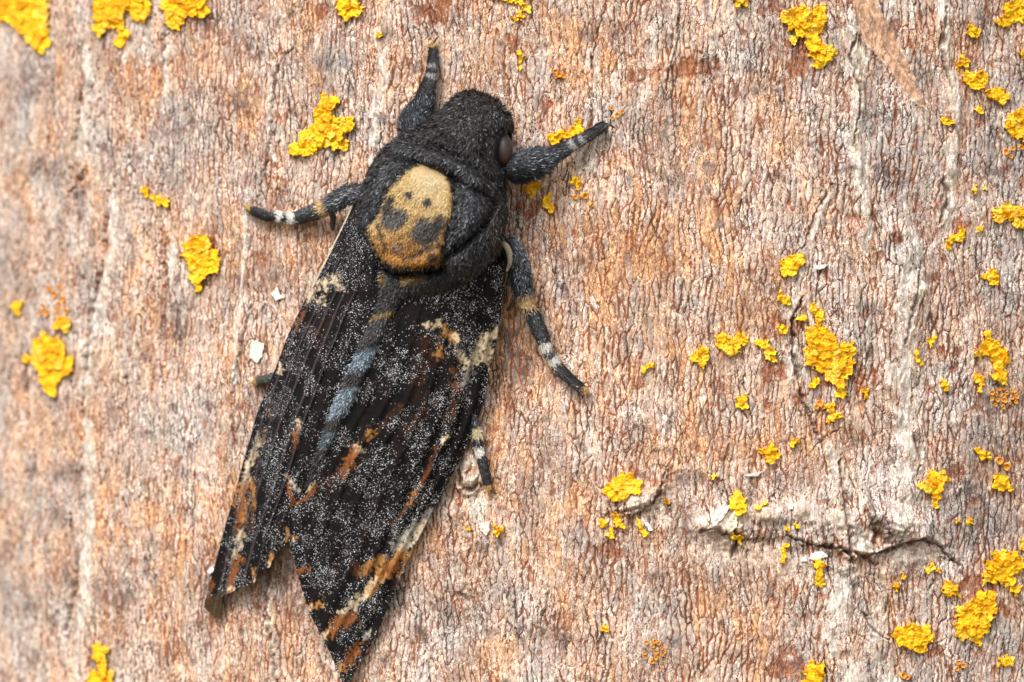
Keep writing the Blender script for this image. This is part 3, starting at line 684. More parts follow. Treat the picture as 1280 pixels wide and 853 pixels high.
    ([(1193, 790), (1198, 765), (1207, 752), (1220, 755), (1225, 740), (1247, 744), (1249, 768), (1240, 772), (1240, 785), (1230, 800), (1218, 805), (1208, 798)], .03, 'big scalloped yellow lichen, lower of the two largest below the long ledge crack', None),
    ([(1119, 795), (1128, 783), (1145, 781), (1162, 788), (1164, 800), (1155, 812), (1135, 812), (1123, 806)], .1, 'oval yellow lichen rosette with an orange middle beside the big scalloped one', None),
    ([(1246, 825), (1255, 820), (1268, 822), (1264, 832), (1250, 834)], 0, 'small yellow lichen below the big scalloped one', None),
    ([(1006, 850), (1012, 832), (1025, 826), (1034, 835), (1031, 850), (1024, 875), (998, 870)], 0, 'yellow lichen beside a dark rust-brown blotch under the knot', None),
    (blob(1163, 710, 6), .1, 'small yellow lichen above the holed one, nearer the sooty hollow', 'pair above the holed lichen'), (blob(1174, 713, 5), .1, 'small yellow lichen directly above the holed one, smaller of a pair', 'pair above the holed lichen'),
    (blob(1129, 722, 6), 0, 'upper small lichen of the sooty hollow below the long crack', 'pair in the sooty hollow'), (blob(1121, 734, 6, 9, .7), .05, 'lower flatter small lichen of the sooty hollow below the long crack', 'pair in the sooty hollow'),
    (blob(1198, 653, 4), .05, 'smaller yellow dot above the end of the long crack', 'dots above the crack end'), (blob(1215, 652, 5), .1, 'larger yellow dot above the end of the long crack', 'dots above the crack end'),
    (blob(757, 786, 5), 0, 'lone tiny yellow lichen speck on plain bark below the rust patch', None),
    ([(25, 448), (32, 443), (42, 450), (40, 435), (38, 428), (55, 418), (75, 420), (80, 440), (92, 455), (90, 470), (78, 475), (70, 490), (58, 495), (58, 478), (48, 476), (45, 462)], .12, 'spiky blurred orange-yellow lichen under a scatter of orange crumbs', None),
    ([(64, 402), (75, 395), (91, 408), (86, 416), (70, 413)], .15, 'small blurred yellow lichen between the spiky lichen and the orange crumbs', None),
    ([(228, 308), (240, 297), (262, 296), (270, 318), (278, 332), (268, 340), (258, 344), (250, 360), (243, 363), (235, 350), (240, 338), (230, 325)], .05, 'angular leaf-like yellow lichen alone beside the moth\'s banded side leg', None),
    ([(189, 248), (208, 246), (209, 256), (196, 260)], 0, 'small yellow lichen bar above the angular leaf-like lichen', None), ([(176, 236), (184, 234), (188, 248), (180, 246)], .1, 'tiny yellow lichen next to the small bar above the angular lichen', None),
    ([(116, 808), (128, 804), (133, 815), (131, 830), (137, 845), (142, 875), (103, 875), (112, 850), (120, 838)], .1, 'upright blurred yellow lichen on a pale vertical ridge below the folded wing', None),
    (blob(586, 661, 4), .05, 'tiny yellow speck between the white chip and the wing edge', 'specks under the hind leg'), (blob(623, 663, 6), .05, 'yellow speck beside the white chip under the hind foot, away from the wing', 'specks under the hind leg'),
    (blob(20, 385, 7, 9, 1.3), .2, 'blurred dull ochre lichen fleck beside the scatter of orange crumbs', None),
]
for k, (poly, hue, label, grp) in enumerate(LICH):
    p = np.asarray(poly, float)
    size = math.sqrt(np.ptp(p[:, 0]) * np.ptp(p[:, 1]))
    cell = 10.0 if size > 34 else (8.0 if size > 22 else (6.0 if size > 11 else 4.2))
    o = sheet('lichen', poly, MAT['lichen'], k + 3, cell, 3.8 + min(size, 40) * .10, lichen_col(hue))
    if o: tag(o, label, 'lichen', grp)

FLAKES = [
    ([(313, 430), (320, 425), (331, 430), (328, 446), (321, 456), (311, 448)], (.78, .70, .56), 'cream bark chip standing beside the moth\'s folded wing'),
    ([(888, 652), (898, 634), (914, 631), (905, 648), (892, 660)], (.80, .78, .70), 'white slanting flake on the ledge beside an upright lichen'),
    ([(905, 656), (914, 644), (919, 636), (922, 645), (922, 660), (910, 668)], (.74, .66, .50), 'cream flake under the upright lichen on the ledge'),
    ([(1012, 696), (1018, 690), (1030, 689), (1036, 696), (1022, 701), (1010, 700)], (.86, .86, .82), 'white crust cap over a hanging lichen strip under the ledge'),
    ([(1000, 698), (1008, 696), (1009, 702), (1002, 703)], (.82, .8, .76), 'small white crumb beside the white crust cap under the ledge'),
    ([(598, 655), (612, 652), (613, 663), (608, 671), (600, 664)], (.82, .76, .68), 'white chip below the moth\'s hind foot'),
    ([(804, 652), (812, 654), (818, 664), (810, 664)], (.84, .82, .78), 'white flake beside the thin lichen near the rust patch'),
    ([(338, 368), (346, 358), (350, 368), (358, 372), (344, 377)], (.80, .75, .68), 'pale flake on bark above the folded wing\'s edge'),
    ([(258, 714), (266, 706), (268, 714), (262, 720)], (.8, .76, .7), 'small pale chip touching the lower folded wing edge'),
    ([(1018, 333), (1028, 330), (1037, 331), (1030, 337), (1020, 338)], (.66, .66, .66), 'small grey-white elongated chip beside the lichen knob'),
    ([(985, 630), (993, 628), (991, 637), (986, 638)], (.85, .8, .74), 'tiny white triangular chip on the upper face of the ledge'),
    ([(930, 594), (945, 590), (955, 589), (948, 596), (934, 597)], (.62, .6, .58), 'grey elongated chip lying above the ledge'),
]
for k, (poly, c, label) in enumerate(FLAKES):
    o = sheet('bark_flake', poly, MAT['flake'], 200 + k, 5, 5, flake_col(c), flat=True)
    if o: tag(o, label, 'bark flake')

# orange fruiting cups
def make_cup_mesh(name='cup'):
    prof = [(0.02, .25), (.45, .32), (.72, .55), (.9, .8), (1.0, .75), (1.02, .3), (.9, -1.2)]
    n = 14
    co, cl = [], []
    for r, h in prof:
        for a in range(n):
            t = 2 * math.pi * a / n
            w = 1 + .08 * math.sin(3 * t + r * 4)
            co.append((r * w * math.cos(t), -h, r * w * math.sin(t))); cl.append((.62, .22, .03) if r < .8 else (.72, .38, .05))
    q = grid_quads(len(prof), n, True)
    return np.array(co), q, np.array(cl)
_cup = None
def cups(label, pts, seed):
    global _cup
    rs = np.random.RandomState(seed)
    e = bpy.data.objects.new('lichen_cups', None); scene.collection.objects.link(e)
    c = np.mean([p[:2] for p in pts], 0)
    base = M(c[0], c[1], 0); e.location = base.tolist(); e.empty_display_size = .1
    tag(e, label, 'lichen')
    for (x, y, r) in pts:
        if _cup is None:
            co, q, cl = make_cup_mesh()
            o = mesh_obj('cup', co, q[:, ::-1], MAT['cup'], None, {'bcol': cl}); _cup = o.data
        else:
            o = bpy.data.objects.new('cup', _cup); scene.collection.objects.link(o)
        lw = bark_low(np.array([x], F), np.array([y], F))[0]
        p = M(x, y, lw + 1.0) - base
        o.parent = e; o.location = p.tolist(); s = r / 100
        o.scale = (s, s * 1.3, s * (.85 + .3 * rs.rand())); o.rotation_euler = (rs.uniform(-.3, .3), rs.uniform(0, 3), rs.uniform(-.3, .3))
rs0 = np.random.RandomState(5)
def spread(cx, cy, rx, ry, n, r):
    out = []
    for _ in range(400):
        a, b = rs0.uniform(-1, 1, 2)
        if a * a + b * b > 1: continue
        p = (cx + a * rx, cy + b * ry, r * rs0.uniform(.7, 1.25))
        if all(math.hypot(p[0] - q[0], p[1] - q[1]) > 1.9 * r for q in out): out.append(p)
        if len(out) >= n: break
    return out
cups('dense cluster of small orange-brown cups below the crooked S-shaped lichen', spread(1255, 497, 19, 12, 17, 2.8), 1)
cups('loose cluster of small orange cups on plain bark far below the ledge', spread(818, 814, 15, 14, 12, 2.6), 2)
cups('scatter of blurred orange crumbs above the spiky lichen', spread(68, 378, 22, 22, 11, 3.6), 3)
cups('pair of round orange cups above a small yellow lichen', [(1249, 576, 4.4), (1259, 583, 4.6)], 4)
cups('few ochre cups on bark between the moth\'s head and a pale ridge', [(694, 89, 3), (699, 94, 3.4), (704, 96, 2.8), (695, 96, 2.2)], 5)
cups('ochre crumbs just beyond the tip of the stretched foreleg', [(772, 144, 3), (766, 148, 2.4), (778, 140, 2.4), (764, 136, 2.2)], 6)
cups('dull orange cups under the oval lichen rosette', [(1198, 828, 3), (1205, 832, 3.2), (1196, 836, 3), (1128, 845, 4), (1135, 847, 3)], 7)
cups('orange-brown cups below the biggest lichen, beside the hanging bean', [(1025, 505, 4.2), (1020, 509, 3), (1029, 509, 2.8)], 8)
cups('small orange cups beside the thick clump at the end of the lichen chain', [(1258, 190, 4.2), (1266, 186, 3), (1263, 196, 2.8), (1276, 184, 3)], 9)
cups('ochre dots around the forked lichen below the foreleg tip', [(730, 245, 4), (719, 247, 3), (739, 256, 2.6)], 10)

# ------------------------------------------------------------------ the moth
moth = bpy.data.objects.new('moth', None); scene.collection.objects.link(moth)
MB = M(510, 300, 0)
moth.location = MB.tolist(); moth.empty_display_size = .5
tag(moth, 'black hawkmoth with a tan skull-shaped mark resting on the bark', 'moth')
def mpart(name, co, quads, mat, parent=None, attrs=None, tris=None, smooth=True):
    o = mesh_obj(name, co - MB, quads, mat, parent or moth, attrs, tris, smooth)
    return o

def fur_mesh(name, pos, nrm, dirs, length, width, croot, ctip, parent, seed=1):
    """tapered two-piece hairs"""
    rs = np.random.RandomState(seed)
    n = len(pos)
    dirs = dirs / (np.linalg.norm(dirs, axis=1, keepdims=True) + 1e-9)
    side = np.cross(dirs, nrm); side /= (np.linalg.norm(side, axis=1, keepdims=True) + 1e-9)
    tw = rs.uniform(-.7, .7, (n, 1)); side = side * np.cos(tw) + nrm * np.sin(tw)
    L = length[:, None]; W = width[:, None] / 2
    bend = dirs * 0.75 - nrm * 0.28
    p1 = pos + dirs * L * .5; p2 = p1 + bend * L * .5
    co = np.stack([pos - side * W, pos + side * W, p1 - side * W * .8, p1 + side * W * .8, p2], 1).reshape(-1, 3)
    i = np.arange(n)[:, None] * 5
    q = i + np.array([0, 1, 3, 2]); t = i + np.array([2, 3, 4])
    cm = croot * .4 + ctip * .6
    col = np.stack([croot, croot, cm, cm, ctip], 1).reshape(-1, 3)
    o = mpart(name, co, q, MAT['fur'], parent, {'bcol': col}, t)
    o['kind'] = 'stuff'
    return o

def scatter(co, quads, n, seed, weight=None):
    """random points on a quad mesh, area weighted; returns quad index and bilinear coordinates"""
    rs = np.random.RandomState(seed)
    a, b, c, d = (co[quads[:, k]] for k in range(4))
    ar = .5 * np.linalg.norm(np.cross(c - a, d - b), axis=1)
    if weight is not None: ar = ar * weight
    cs = np.cumsum(ar); k = np.searchsorted(cs, rs.rand(n) * cs[-1])
    return np.clip(k, 0, len(quads) - 1), rs.rand(n), rs.rand(n)
def lerpq(arr, quads, k, s, t):
    A = arr[quads[k]]
    s = s.reshape((-1,) + (1,) * (A.ndim - 2)); t = t.reshape(s.shape)
    return A[:, 0] * (1 - s) * (1 - t) + A[:, 1] * s * (1 - t) + A[:, 2] * s * t + A[:, 3] * (1 - s) * t

# ---- body: head, thorax and abdomen as one surface. x, y, half width, top height, underside height
SP = [(613, 120, 6, 42, 30), (610, 125, 24, 64, 18), (605, 138, 40, 82, 10), (592, 163, 48, 98, 6), (575, 193, 66, 112, 5), (553, 232, 88, 132, 4), (538, 272, 91, 140, 4),
      (523, 312, 80, 128, 4), (511, 340, 58, 100, 4), (492, 364, 25, 88, 20), (475, 400, 15.5, 84, 40), (458, 440, 15, 82, 40), (440, 480, 13.5, 78, 38), (421, 521, 12, 72, 36), (407, 555, 9, 64, 34), (396, 580, 6.5, 57, 34), (387, 603, 3.5, 50, 36), (383, 612, 1, 46, 42)]
SKULL = [(527.6, 206), (539.6, 208), (551.5, 216), (561.5, 228), (564.5, 244), (565.5, 262), (560, 276), (555.5, 291.5), (551.5, 307.5), (550, 327), (520, 333), (494, 332), (478, 323), (464, 295.5), (460, 285.6), (466, 278.6), (471, 273.6), (483, 250), (488, 236), (504, 220), (517.7, 209)]
def body_disp(px, py):
    """grooves and pads of the furry back, in pixels"""
    def g(pts, w, a):
        d, _ = polydist(px, py, pts); return a * np.exp(-(d / w) ** 2)
    h = g([(506, 172), (535, 180), (559, 187), (585, 202), (615, 228), (640, 245)], 6, -9)
    h = h + g([(488, 192), (521, 201), (559, 216), (585, 231), (612, 244)], 6, -9)
    h = h + g([(500, 180), (530, 190), (562, 201), (590, 217), (615, 235)], 9, 5)
    h = h + g([(567, 218), (570, 250), (564, 280), (556, 310), (553, 330)], 4, -7)
    h = h + g([(618, 252), (609, 275), (588, 296), (562, 318)], 5, -12)
    h = h + g([(590, 235), (592, 262), (578, 286)], 14, 6)
    h = h + g([(467, 222), (465, 257), (466, 272)], 4, -8)
    h = h + g([(500, 217), (484, 240), (472, 268)], 4, -5)
    h = h + g([(462, 284), (470, 302), (482, 321), (500, 329), (525, 327), (546, 318)], 6, 7)
    h = h + g([(455, 295), (470, 326), (492, 342), (525, 341), (555, 335)], 6, -16)
    h = h + g([(515, 230), (520, 280)], 22, 6)
    h = h + g([(612, 170), (606, 196)], 8, -5)
    h = h + g([(636, 172), (630, 200)], 13, -14)
    return h * 1.75
def smask(sd, a=0.0, b=2.5): return 1 - sstep(a - b, a + b, sd)
def ell(px, py, x, y, rx, ry, rot=0):
    c, s = math.cos(math.radians(rot)), math.sin(math.radians(rot))
    dx, dy = px - x, py - y
    return np.sqrt(((dx * c + dy * s) / rx) ** 2 + ((-dx * s + dy * c) / ry) ** 2)
def body_color(px, py):
    """colour of skin/hair roots and of hair tips"""
    px = np.asarray(px, F); py = np.asarray(py, F)
    wx = px + 2.0 * noise(px / 5, py / 5, 21); wy = py + 2.0 * noise(px / 5, py / 5, 22)
    n = px.shape[0]
    tip = np.tile(np.array([.019, .018, .019]), (n, 1)); root = np.tile(np.array([.008, .0075, .008]), (n, 1))
    def mix(m, ct, cr):
        nonlocal tip, root
        m = np.clip(m, 0, 1)[:, None]
        tip = tip * (1 - m) + np.array(ct) * m; root = root * (1 - m) + np.array(cr) * m
    band = lambda pts, w: np.exp(-(polydist(wx, wy, pts)[0] / w) ** 2)
    # frosted pads: collar, shoulder covers
    mix(.8 * band([(498, 182), (530, 192), (562, 203), (590, 219), (612, 236)], 9), (0.048, 0.050, 0.056), (.014, .014, .016))
    mix(.8 * band([(590, 240), (594, 262), (580, 285), (562, 306)], 16), (0.042, 0.048, 0.061), (.014, .015, .018))
    mix(.7 * band([(605, 290), (585, 312), (565, 332)], 12), (0.036, 0.041, 0.052), (.014, .015, .018))
    mix(.8 * band([(490, 208), (474, 225), (470, 255), (462, 275)], 11), (0.044, 0.048, 0.061), (.014, .015, .018))
    mix(.6 * ell(wx, wy, 595, 150, 40, 30).__lt__(1).astype(float), (.05, .045, .042), (.014, .012, .011))
    # brown soft hair at the side behind the shoulder
    mix(.6 * band([(625, 285), (612, 312), (590, 336)], 14), (.075, .058, .05), (.018, .014, .012))
    # the skull mark
    sdk = polysdf(wx, wy, SKULL)
    mix(.9 * sstep(8, 3, sdk), (.010, .009, .009), (.006, .006, .006))
    sk = smask(sdk, 0, 1.4)
    low = sstep(265, 325, wy)[:, None]
    ct = np.array([.68, .46, .19]) * (1 - low) + np.array([.56, .255, .05]) * low
    tp = np.exp(-(ell(wx, wy, 535, 228, 20, 20)) ** 2)[:, None]
    ct = ct * (1 - .5 * tp) + np.array([.82, .68, .44]) * .5 * tp
    m = sk[:, None]
    tip = tip * (1 - m) + ct * m; root = root * (1 - m) + ct * .55 * m
    bk = ((.028, .024, .02), (.012, .01, .01)); gy = ((.13, .137, .145), (.014, .014, .016))
    for x, y, rx, ry, rot, (a, b), s in [(486, 258, 6, 16, 22, bk, .95), (494, 273, 20, 14, -18, gy, .96), (531, 289, 21, 18, 35, gy, .96), (549, 280, 9, 14, 10, bk, .95), (511.5, 244, 6, 5.6, 0, bk, 1.), (534.5, 253, 6, 6.6, 0, bk, 1.),
                                     (498, 309, 9, 8, 0, ((.36, .25, .18), (.14, .09, .06)), .7), (541, 321, 7, 5.5, 0, bk, .95)]:
        mix(s * (1 - sstep(.62, 1.25, ell(wx, wy, x, y, rx, ry, rot))), a, b)
    mix(.95 * band([(524, 262), (514, 280), (507, 298)], 4.5), (.60, .38, .14), (.34, .2, .07))
    mix(.9 * (band([(508, 323), (519, 319), (532, 312), (548, 308)], 4.0)), *bk)
    mix(.8 * (band([(473, 282), (478, 298), (482, 310)], 3.0)), *bk)
    mix(.9 * (band([(490, 300), (505, 296), (512, 303)], 3)), (.52, .30, .09), (.3, .16, .05))
    mix(.95 * band([(452, 290), (468, 325), (490, 341), (530, 340), (556, 336)], 5), (.02, .018, .018), (.008, .008, .008))
    mix(.8 * band([(471, 338), (480, 352)], 4), (.42, .27, .09), (.2, .12, .04))
    mix(.8 * band([(505, 352), (528, 346)], 4), (.42, .27, .09), (.2, .12, .04))
    # abdomen rings, measured along the body axis
    ab = sstep(350, 362, wy)
    s = py + .32 * (px - np.interp(py, [340, 445, 604], [511, 457, 386])) + 2 * noise(px / 3, py / 3, 30)
    mix(ab, (.035, .032, .032), (.010, .009, .009))
    ring = lambda a, b: sstep(a - 4, a + 4, s) * (1 - sstep(b - 4, b + 4, s)) * ab
    mix(ring(390, 396) * .75, (.50, .34, .12), (.25, .16, .05))
    mix(ring(398, 420) * .8, (.11, .11, .115), (.02, .02, .02))
    mix(ring(437, 461), (.29, .385, .48), (.07, .095, .125))
    mix(ring(485, 520), (.31, .41, .51), (.075, .10, .13))
    mix(ring(538, 560) * .8, (.17, .22, .26), (.04, .05, .06))
    return root, tip
def build_body():
    S = resample(SP, 300)
    tan = np.gradient(S[:, :2], axis=0); tan /= np.linalg.norm(tan, axis=1, keepdims=True)
    k = np.ones(25) / 25; tan = np.stack([np.convolve(np.pad(tan[:, i], 12, 'edge'), k, 'valid') for i in range(2)], 1); tan /= np.linalg.norm(tan, axis=1, keepdims=True)
    lat = np.stack([-tan[:, 1], tan[:, 0]], 1); lat *= np.sign(lat[:, :1])
    n = 150
    ph = np.linspace(0, 2 * np.pi, n, endpoint=False)
    c, s = np.cos(ph), np.sin(ph)
    ce = np.sign(c) * np.abs(c) ** .85; se = np.sign(s) * np.abs(s) ** .95
    hc = S[:, 3] * .42 + S[:, 4] * .58
    px = S[:, :1] + lat[:, :1] * S[:, 2:3] * ce; py = S[:, 1:2] + lat[:, 1:2] * S[:, 2:3] * ce
    up = np.clip(se, 0, 1)
    h = hc[:, None] + np.where(se > 0, (S[:, 3] - hc)[:, None] * se, (hc - S[:, 4])[:, None] * se)
    h = h + body_disp(px, py) * sstep(0.05, .45, up) * sstep(30, 42, S[:, 2:3]) + 1.5 * fbm(px / 12, py / 12, 33, 2) * up
    co = M(px, py, h).reshape(-1, 3)
    q = grid_quads(len(S), n, True)
    nr = vert_normals(co, q)
    if (nr[:, 1] * np.repeat(1, len(co)))[np.argmin(co[:, 1])] > 0: q = q[:, ::-1]; nr = -nr
    P = px.ravel(); Q = py.ravel()
    root, tip = body_color(P, Q)
    body = mpart('body', co, q, MAT['chitin'], None, {'bcol': root})
    # coat of hair
    tan3 = M(px + tan[:, :1] * 4, py + tan[:, 1:] * 4, h).reshape(-1, 3) - co
    tan3 /= np.linalg.norm(tan3, axis=1, keepdims=True)
    w = (nr[q[:, 0], 1] < .25).astype(float) * (ell(P, Q, 629, 187, 12, 20)[q[:, 0]] > 1.0)
    dens = np.where(Q[q[:, 0]] > 350, .8, 1.0)
    k_, s_, t_ = scatter(co, q, 62000, 3, w * dens)
    pos = lerpq(co, q, k_, s_, t_); nn = lerpq(nr, q, k_, s_, t_); dd = lerpq(tan3, q, k_, s_, t_)
    pp = lerpq(P, q, k_, s_, t_); qq = lerpq(Q, q, k_, s_, t_)
    rs = np.random.RandomState(4)
    cr, ct = body_color(pp + rs.normal(0, .7, len(pp)), qq + rs.normal(0, 1.0, len(qq)))
    j = rs.normal(0, 1, pos.shape)
    insk = polysdf(pp, qq, SKULL) < 0
    head = qq < 190
    lift = np.where(insk, .35, np.where(head, 1.0, .7))[:, None]
    dirs = dd + nn * lift * rs.uniform(.5, 1.3, (len(pos), 1)) + .32 * j + .55 * np.stack([noise(pp / 6, qq / 6, 71), 0 * pp, noise(pp / 6, qq / 6, 72)], 1)
    ln = np.where(insk, .046, np.where(qq > 355, .045, .064)) * rs.uniform(.4, 1.6, len(pos))
    side = sstep(600, 630, pp) * sstep(270, 300, qq); ln = ln * (1 + 1.0 * side)
    wd = rs.uniform(.007, .014, len(pos))
    v = np.exp(rs.normal(0, .75, (len(pos), 1))); v = np.where(insk[:, None], np.exp(rs.normal(0, .22, (len(pos), 1))), v)
    frost = (rs.rand(len(pos), 1) < .035 + 4.2 * np.clip(ct.mean(1, keepdims=True) - .018, 0, .05)) & ~insk[:, None] & (qq < 345)[:, None]
    ct = np.clip(ct * v * np.where(insk[:, None], 1.0, np.where((qq > 355)[:, None], .9, .72)), 0, .8); ct = np.where(frost, np.maximum(ct, .33 * rs.uniform(.4, 1.6, (len(pos), 1)) * np.array([.94, .97, 1.04])), ct)
    fur_mesh('fur', pos, nn, dirs, ln, wd, cr, ct, body, 8)
    return body
body = build_body()

# ---- eye
def build_eye():
    n, m = 28, 36
    a = np.linspace(0.02, np.pi - .02, n)[:, None]; b = np.linspace(0, 2 * np.pi, m, endpoint=False)[None]
    lx = np.sin(a) * np.cos(b) * 13; ly = np.cos(a) * 22 + 0 * b; hh = np.sin(a) * np.sin(b) * 16
    r = math.radians(-6)
    px = 628 + lx * math.cos(r) - ly * math.sin(r); py = 186 + lx * math.sin(r) + ly * math.cos(r)
    co = M(px, py, 55 + hh).reshape(-1, 3); q = grid_quads(n, m, True)
    nr = vert_normals(co, q)
    if nr[np.argmin(co[:, 1]), 1] > 0: q = q[:, ::-1]
    t = sstep(165, 205, py).ravel()[:, None]
    col = np.array([.020, .015, .016]) * (1 - t) + np.array([.042, .022, .015]) * t
    o = mpart('eye', co, q, MAT['eye'], None, {'bcol': col})
    o['label'] = 'smooth dark brown bulging eye'
build_eye()

# ---- wings
# paint strokes: points, half width, colour, strength, ragged edge
CREAM = (.62, .50, .34); RUSTC = (.25, .088, .025); ORAN = (.42, .20, .06); WHT = (.55, .51, .45); DKB = (.065, .027, .014)
PAINT_R = [
    ([(531, 405), (540, 408), (549, 405)], 5, CREAM, .8), ([(556, 415), (565, 422), (571, 426)], 7, ORAN, .8), ([(568, 420), (572, 428)], 4, CREAM, .9), ([(548, 438), (552, 444)], 7, ORAN, .7),
    ([(535, 428), (530, 455), (522, 475)], 9, DKB, .5), ([(569, 462), (570, 488)], 6, RUSTC, .6), ([(568, 500), (562, 520)], 8, DKB, .8), ([(600, 428), (614, 420), (620, 416)], 7, CREAM, .95), ([(612, 440), (608, 452)], 7, CREAM, .95),
    ([(574, 442), (580, 452), (590, 455), (598, 440), (602, 432)], 6, CREAM, .85), ([(585, 465), (582, 480)], 5, WHT, .45), ([(555, 549), (555, 551)], 5, CREAM, 1.0),
    ([(446, 560), (450, 566)], 6, CREAM, .8), ([(444, 566), (436, 578), (428, 592)], 8, RUSTC, .85), ([(424, 590), (412, 606)], 9, DKB, .8), ([(440, 556), (462, 546), (480, 530), (500, 508)], 5, DKB, .5), ([(460, 545), (466, 541)], 5, ORAN, .6),
    ([(545, 560), (535, 590), (522, 615), (505, 640), (490, 655)], 3.5, RUSTC, .45), ([(540, 500), (525, 520), (510, 540)], 8, DKB, .5), ([(520, 612), (512, 628)], 3, ORAN, .7), ([(540, 640), (525, 655), (505, 672), (492, 685)], 6, WHT, .5),
    ([(534, 652), (518, 676), (500, 690)], 6, CREAM, .85), ([(526, 668), (505, 690)], 5, WHT, .6), ([(505, 692), (488, 704), (470, 726)], 8, ORAN, .85), ([(498, 700), (484, 718)], 7, RUSTC, .85), ([(516, 690), (508, 706), (500, 722)], 5, ORAN, .8), ([(510, 705), (496, 732)], 5, DKB, .9),
    ([(476, 700), (460, 708), (452, 716)], 8, ORAN, .6), ([(448, 705), (444, 716)], 8, DKB, .9), ([(470, 726), (455, 744), (440, 758), (428, 766)], 6, CREAM, .85), ([(478, 722), (462, 742)], 5, ORAN, .8),
    ([(440, 772), (425, 780), (414, 790)], 9, RUSTC, .85), ([(412, 785), (405, 796)], 4, ORAN, .8), ([(385, 762), (396, 757), (404, 754)], 4, ORAN, .9), ([(384, 763), (388, 761)], 3, CREAM, .9), ([(376, 712), (384, 712)], 4, RUSTC, .7),
    ([(447, 808), (440, 822), (432, 832)], 7, RUSTC, .85), ([(428, 832), (425, 838)], 4, ORAN, .8), ([(462, 788), (456, 798)], 4, WHT, .6), ([(403, 796), (408, 793)], 3, CREAM, .9),
    ([(386, 610), (395, 606), (388, 618), (372, 628)], 4, RUSTC, .8), ([(392, 602), (386, 612)], 3, CREAM, .7), ([(366, 673), (372, 672)], 3, ORAN, .8), ([(364, 676), (366, 676)], 2, CREAM, .9)]
PAINT_L = [
    ([(417, 346), (420, 354)], 6, CREAM, .85), ([(407, 352), (408, 362)], 5, CREAM, .8), ([(424, 358), (430, 362)], 4, CREAM, .6), ([(400, 376), (401, 379)], 5, CREAM, 1.), ([(400, 352), (391, 366), (385, 376)], 4, CREAM, .8), ([(405, 320), (398, 340)], 2.5, CREAM, .7),
    ([(378, 392), (370, 410)], 4, RUSTC, .6), ([(351, 456), (349, 466)], 3.5, CREAM, 1.), ([(388, 410), (392, 425)], 7, DKB, .6), ([(372, 530), (371, 540)], 4, CREAM, .85), ([(370, 540), (369, 556)], 5, RUSTC, .9), ([(368, 552), (366, 566)], 4, DKB, .8),
    ([(340, 490), (334, 520)], 4, DKB, .7), ([(332, 540), (328, 556)], 3, ORAN, .5), ([(322, 545), (316, 570), (310, 590)], 4, CREAM, .6), ([(312, 580), (306, 600), (301, 625)], 5, CREAM, .85), ([(305, 608), (302, 635), (300, 655)], 7, RUSTC, .95), ([(314, 600), (318, 622), (315, 650)], 3, ORAN, .8), ([(309, 625), (306, 650)], 3, ORAN, .7),
    ([(316, 640), (313, 662)], 4, DKB, .9), ([(302, 664), (299, 682), (296, 695)], 5, CREAM, .75), ([(298, 700), (291, 716), (288, 736)], 6, RUSTC, .9), ([(290, 734), (290, 740)], 3, CREAM, .9), ([(362, 602), (363, 618), (365, 632)], 3.5, RUSTC, .9), ([(361, 596), (364, 604)], 3, CREAM, .8),
    ([(366, 604), (374, 612)], 3.5, WHT, .8), ([(359, 662), (360, 676)], 2.5, ORAN, .8), ([(340, 692), (337, 708)], 3, ORAN, .8), ([(338, 704), (337, 709)], 2.5, CREAM, .8), ([(316, 708), (318, 728)], 2.5, ORAN, .8), ([(318, 724), (318, 730)], 2.5, CREAM, .8),
    ([(266, 730), (260, 745), (258, 756)], 4, RUSTC, .6), ([(300, 605), (293, 630)], 2, ORAN, .6)]
VELVET_R = [([(500, 420), (530, 430), (545, 450)], 12), ([(440, 520), (480, 515), (520, 490), (545, 475)], 14), ([(410, 590), (425, 575), (470, 540)], 10), ([(480, 545), (500, 548)], 10), ([(505, 385), (535, 395)], 9), ([(448, 705), (442, 720)], 10), ([(600, 470), (585, 540)], 6), ([(598, 395), (610, 405)], 9),
            ([(500, 700), (480, 760), (455, 800)], 6), ([(390, 740), (420, 815)], 7), ([(540, 560), (530, 600)], 6)]
VELVET_L = [([(380, 395), (400, 405), (425, 410)], 10), ([(395, 368), (430, 372), (460, 370)], 8), ([(388, 440), (400, 470), (420, 470)], 9), ([(360, 470), (380, 500), (400, 505)], 7), ([(372, 555), (368, 580)], 6), ([(330, 640), (332, 652)], 5), ([(278, 690), (266, 735)], 8), ([(306, 700), (312, 720)], 6)]
def wing_color(px, py, paint):
    px = np.asarray(px, F); py = np.asarray(py, F)
    wx = px + 4.0 * noise(px / 8, py / 10, 41) + 2.6 * noise(px / 2.5, py / 3, 42); wy = py + 5.0 * noise(px / 8, py / 10, 43) + 3.0 * noise(px / 2.5, py / 3, 44)
    col = np.tile(np.array([.0085, .0075, .0082]), (len(px), 1)).astype(float)
    br = np.clip(fbm(px / 30, py / 45, 46, 2) - .05, 0, 1)[:, None]
    col = col * (1 - br * .5) + np.array([.03, .015, .009]) * br * .5
    for pts, w, c, s in paint:
        d, _ = polydist(wx, wy, pts if len(pts) > 1 else [pts[0], pts[0]])
        m = (s * sstep(0, .95, 1.15 - d / w + .8 * noise(px / 3.2, py / 4.5, 45) + .5 * noise(px / 9, py / 14, 47)))[:, None]
        col = col * (1 - m) + np.array(c) * m
    return col
def coons(Bs, I, O, C):
    """Bs base edge, I inner margin, O outer margin, C costa; arrays (n,3) of px,py,h"""
    ns, nt = len(I), len(Bs)
    s = np.linspace(0, 1, ns)[:, None, None]; t = np.linspace(0, 1, nt)[None, :, None]
    I_, C_, B_, O_ = I[:, None], C[:, None], Bs[None], O[None]
    return (1 - t) * I_ + t * C_ + (1 - s) * B_ + s * O_ - ((1 - s) * (1 - t) * I[0] + (1 - s) * t * C[0] + s * (1 - t) * I[-1] + s * t * C[-1])
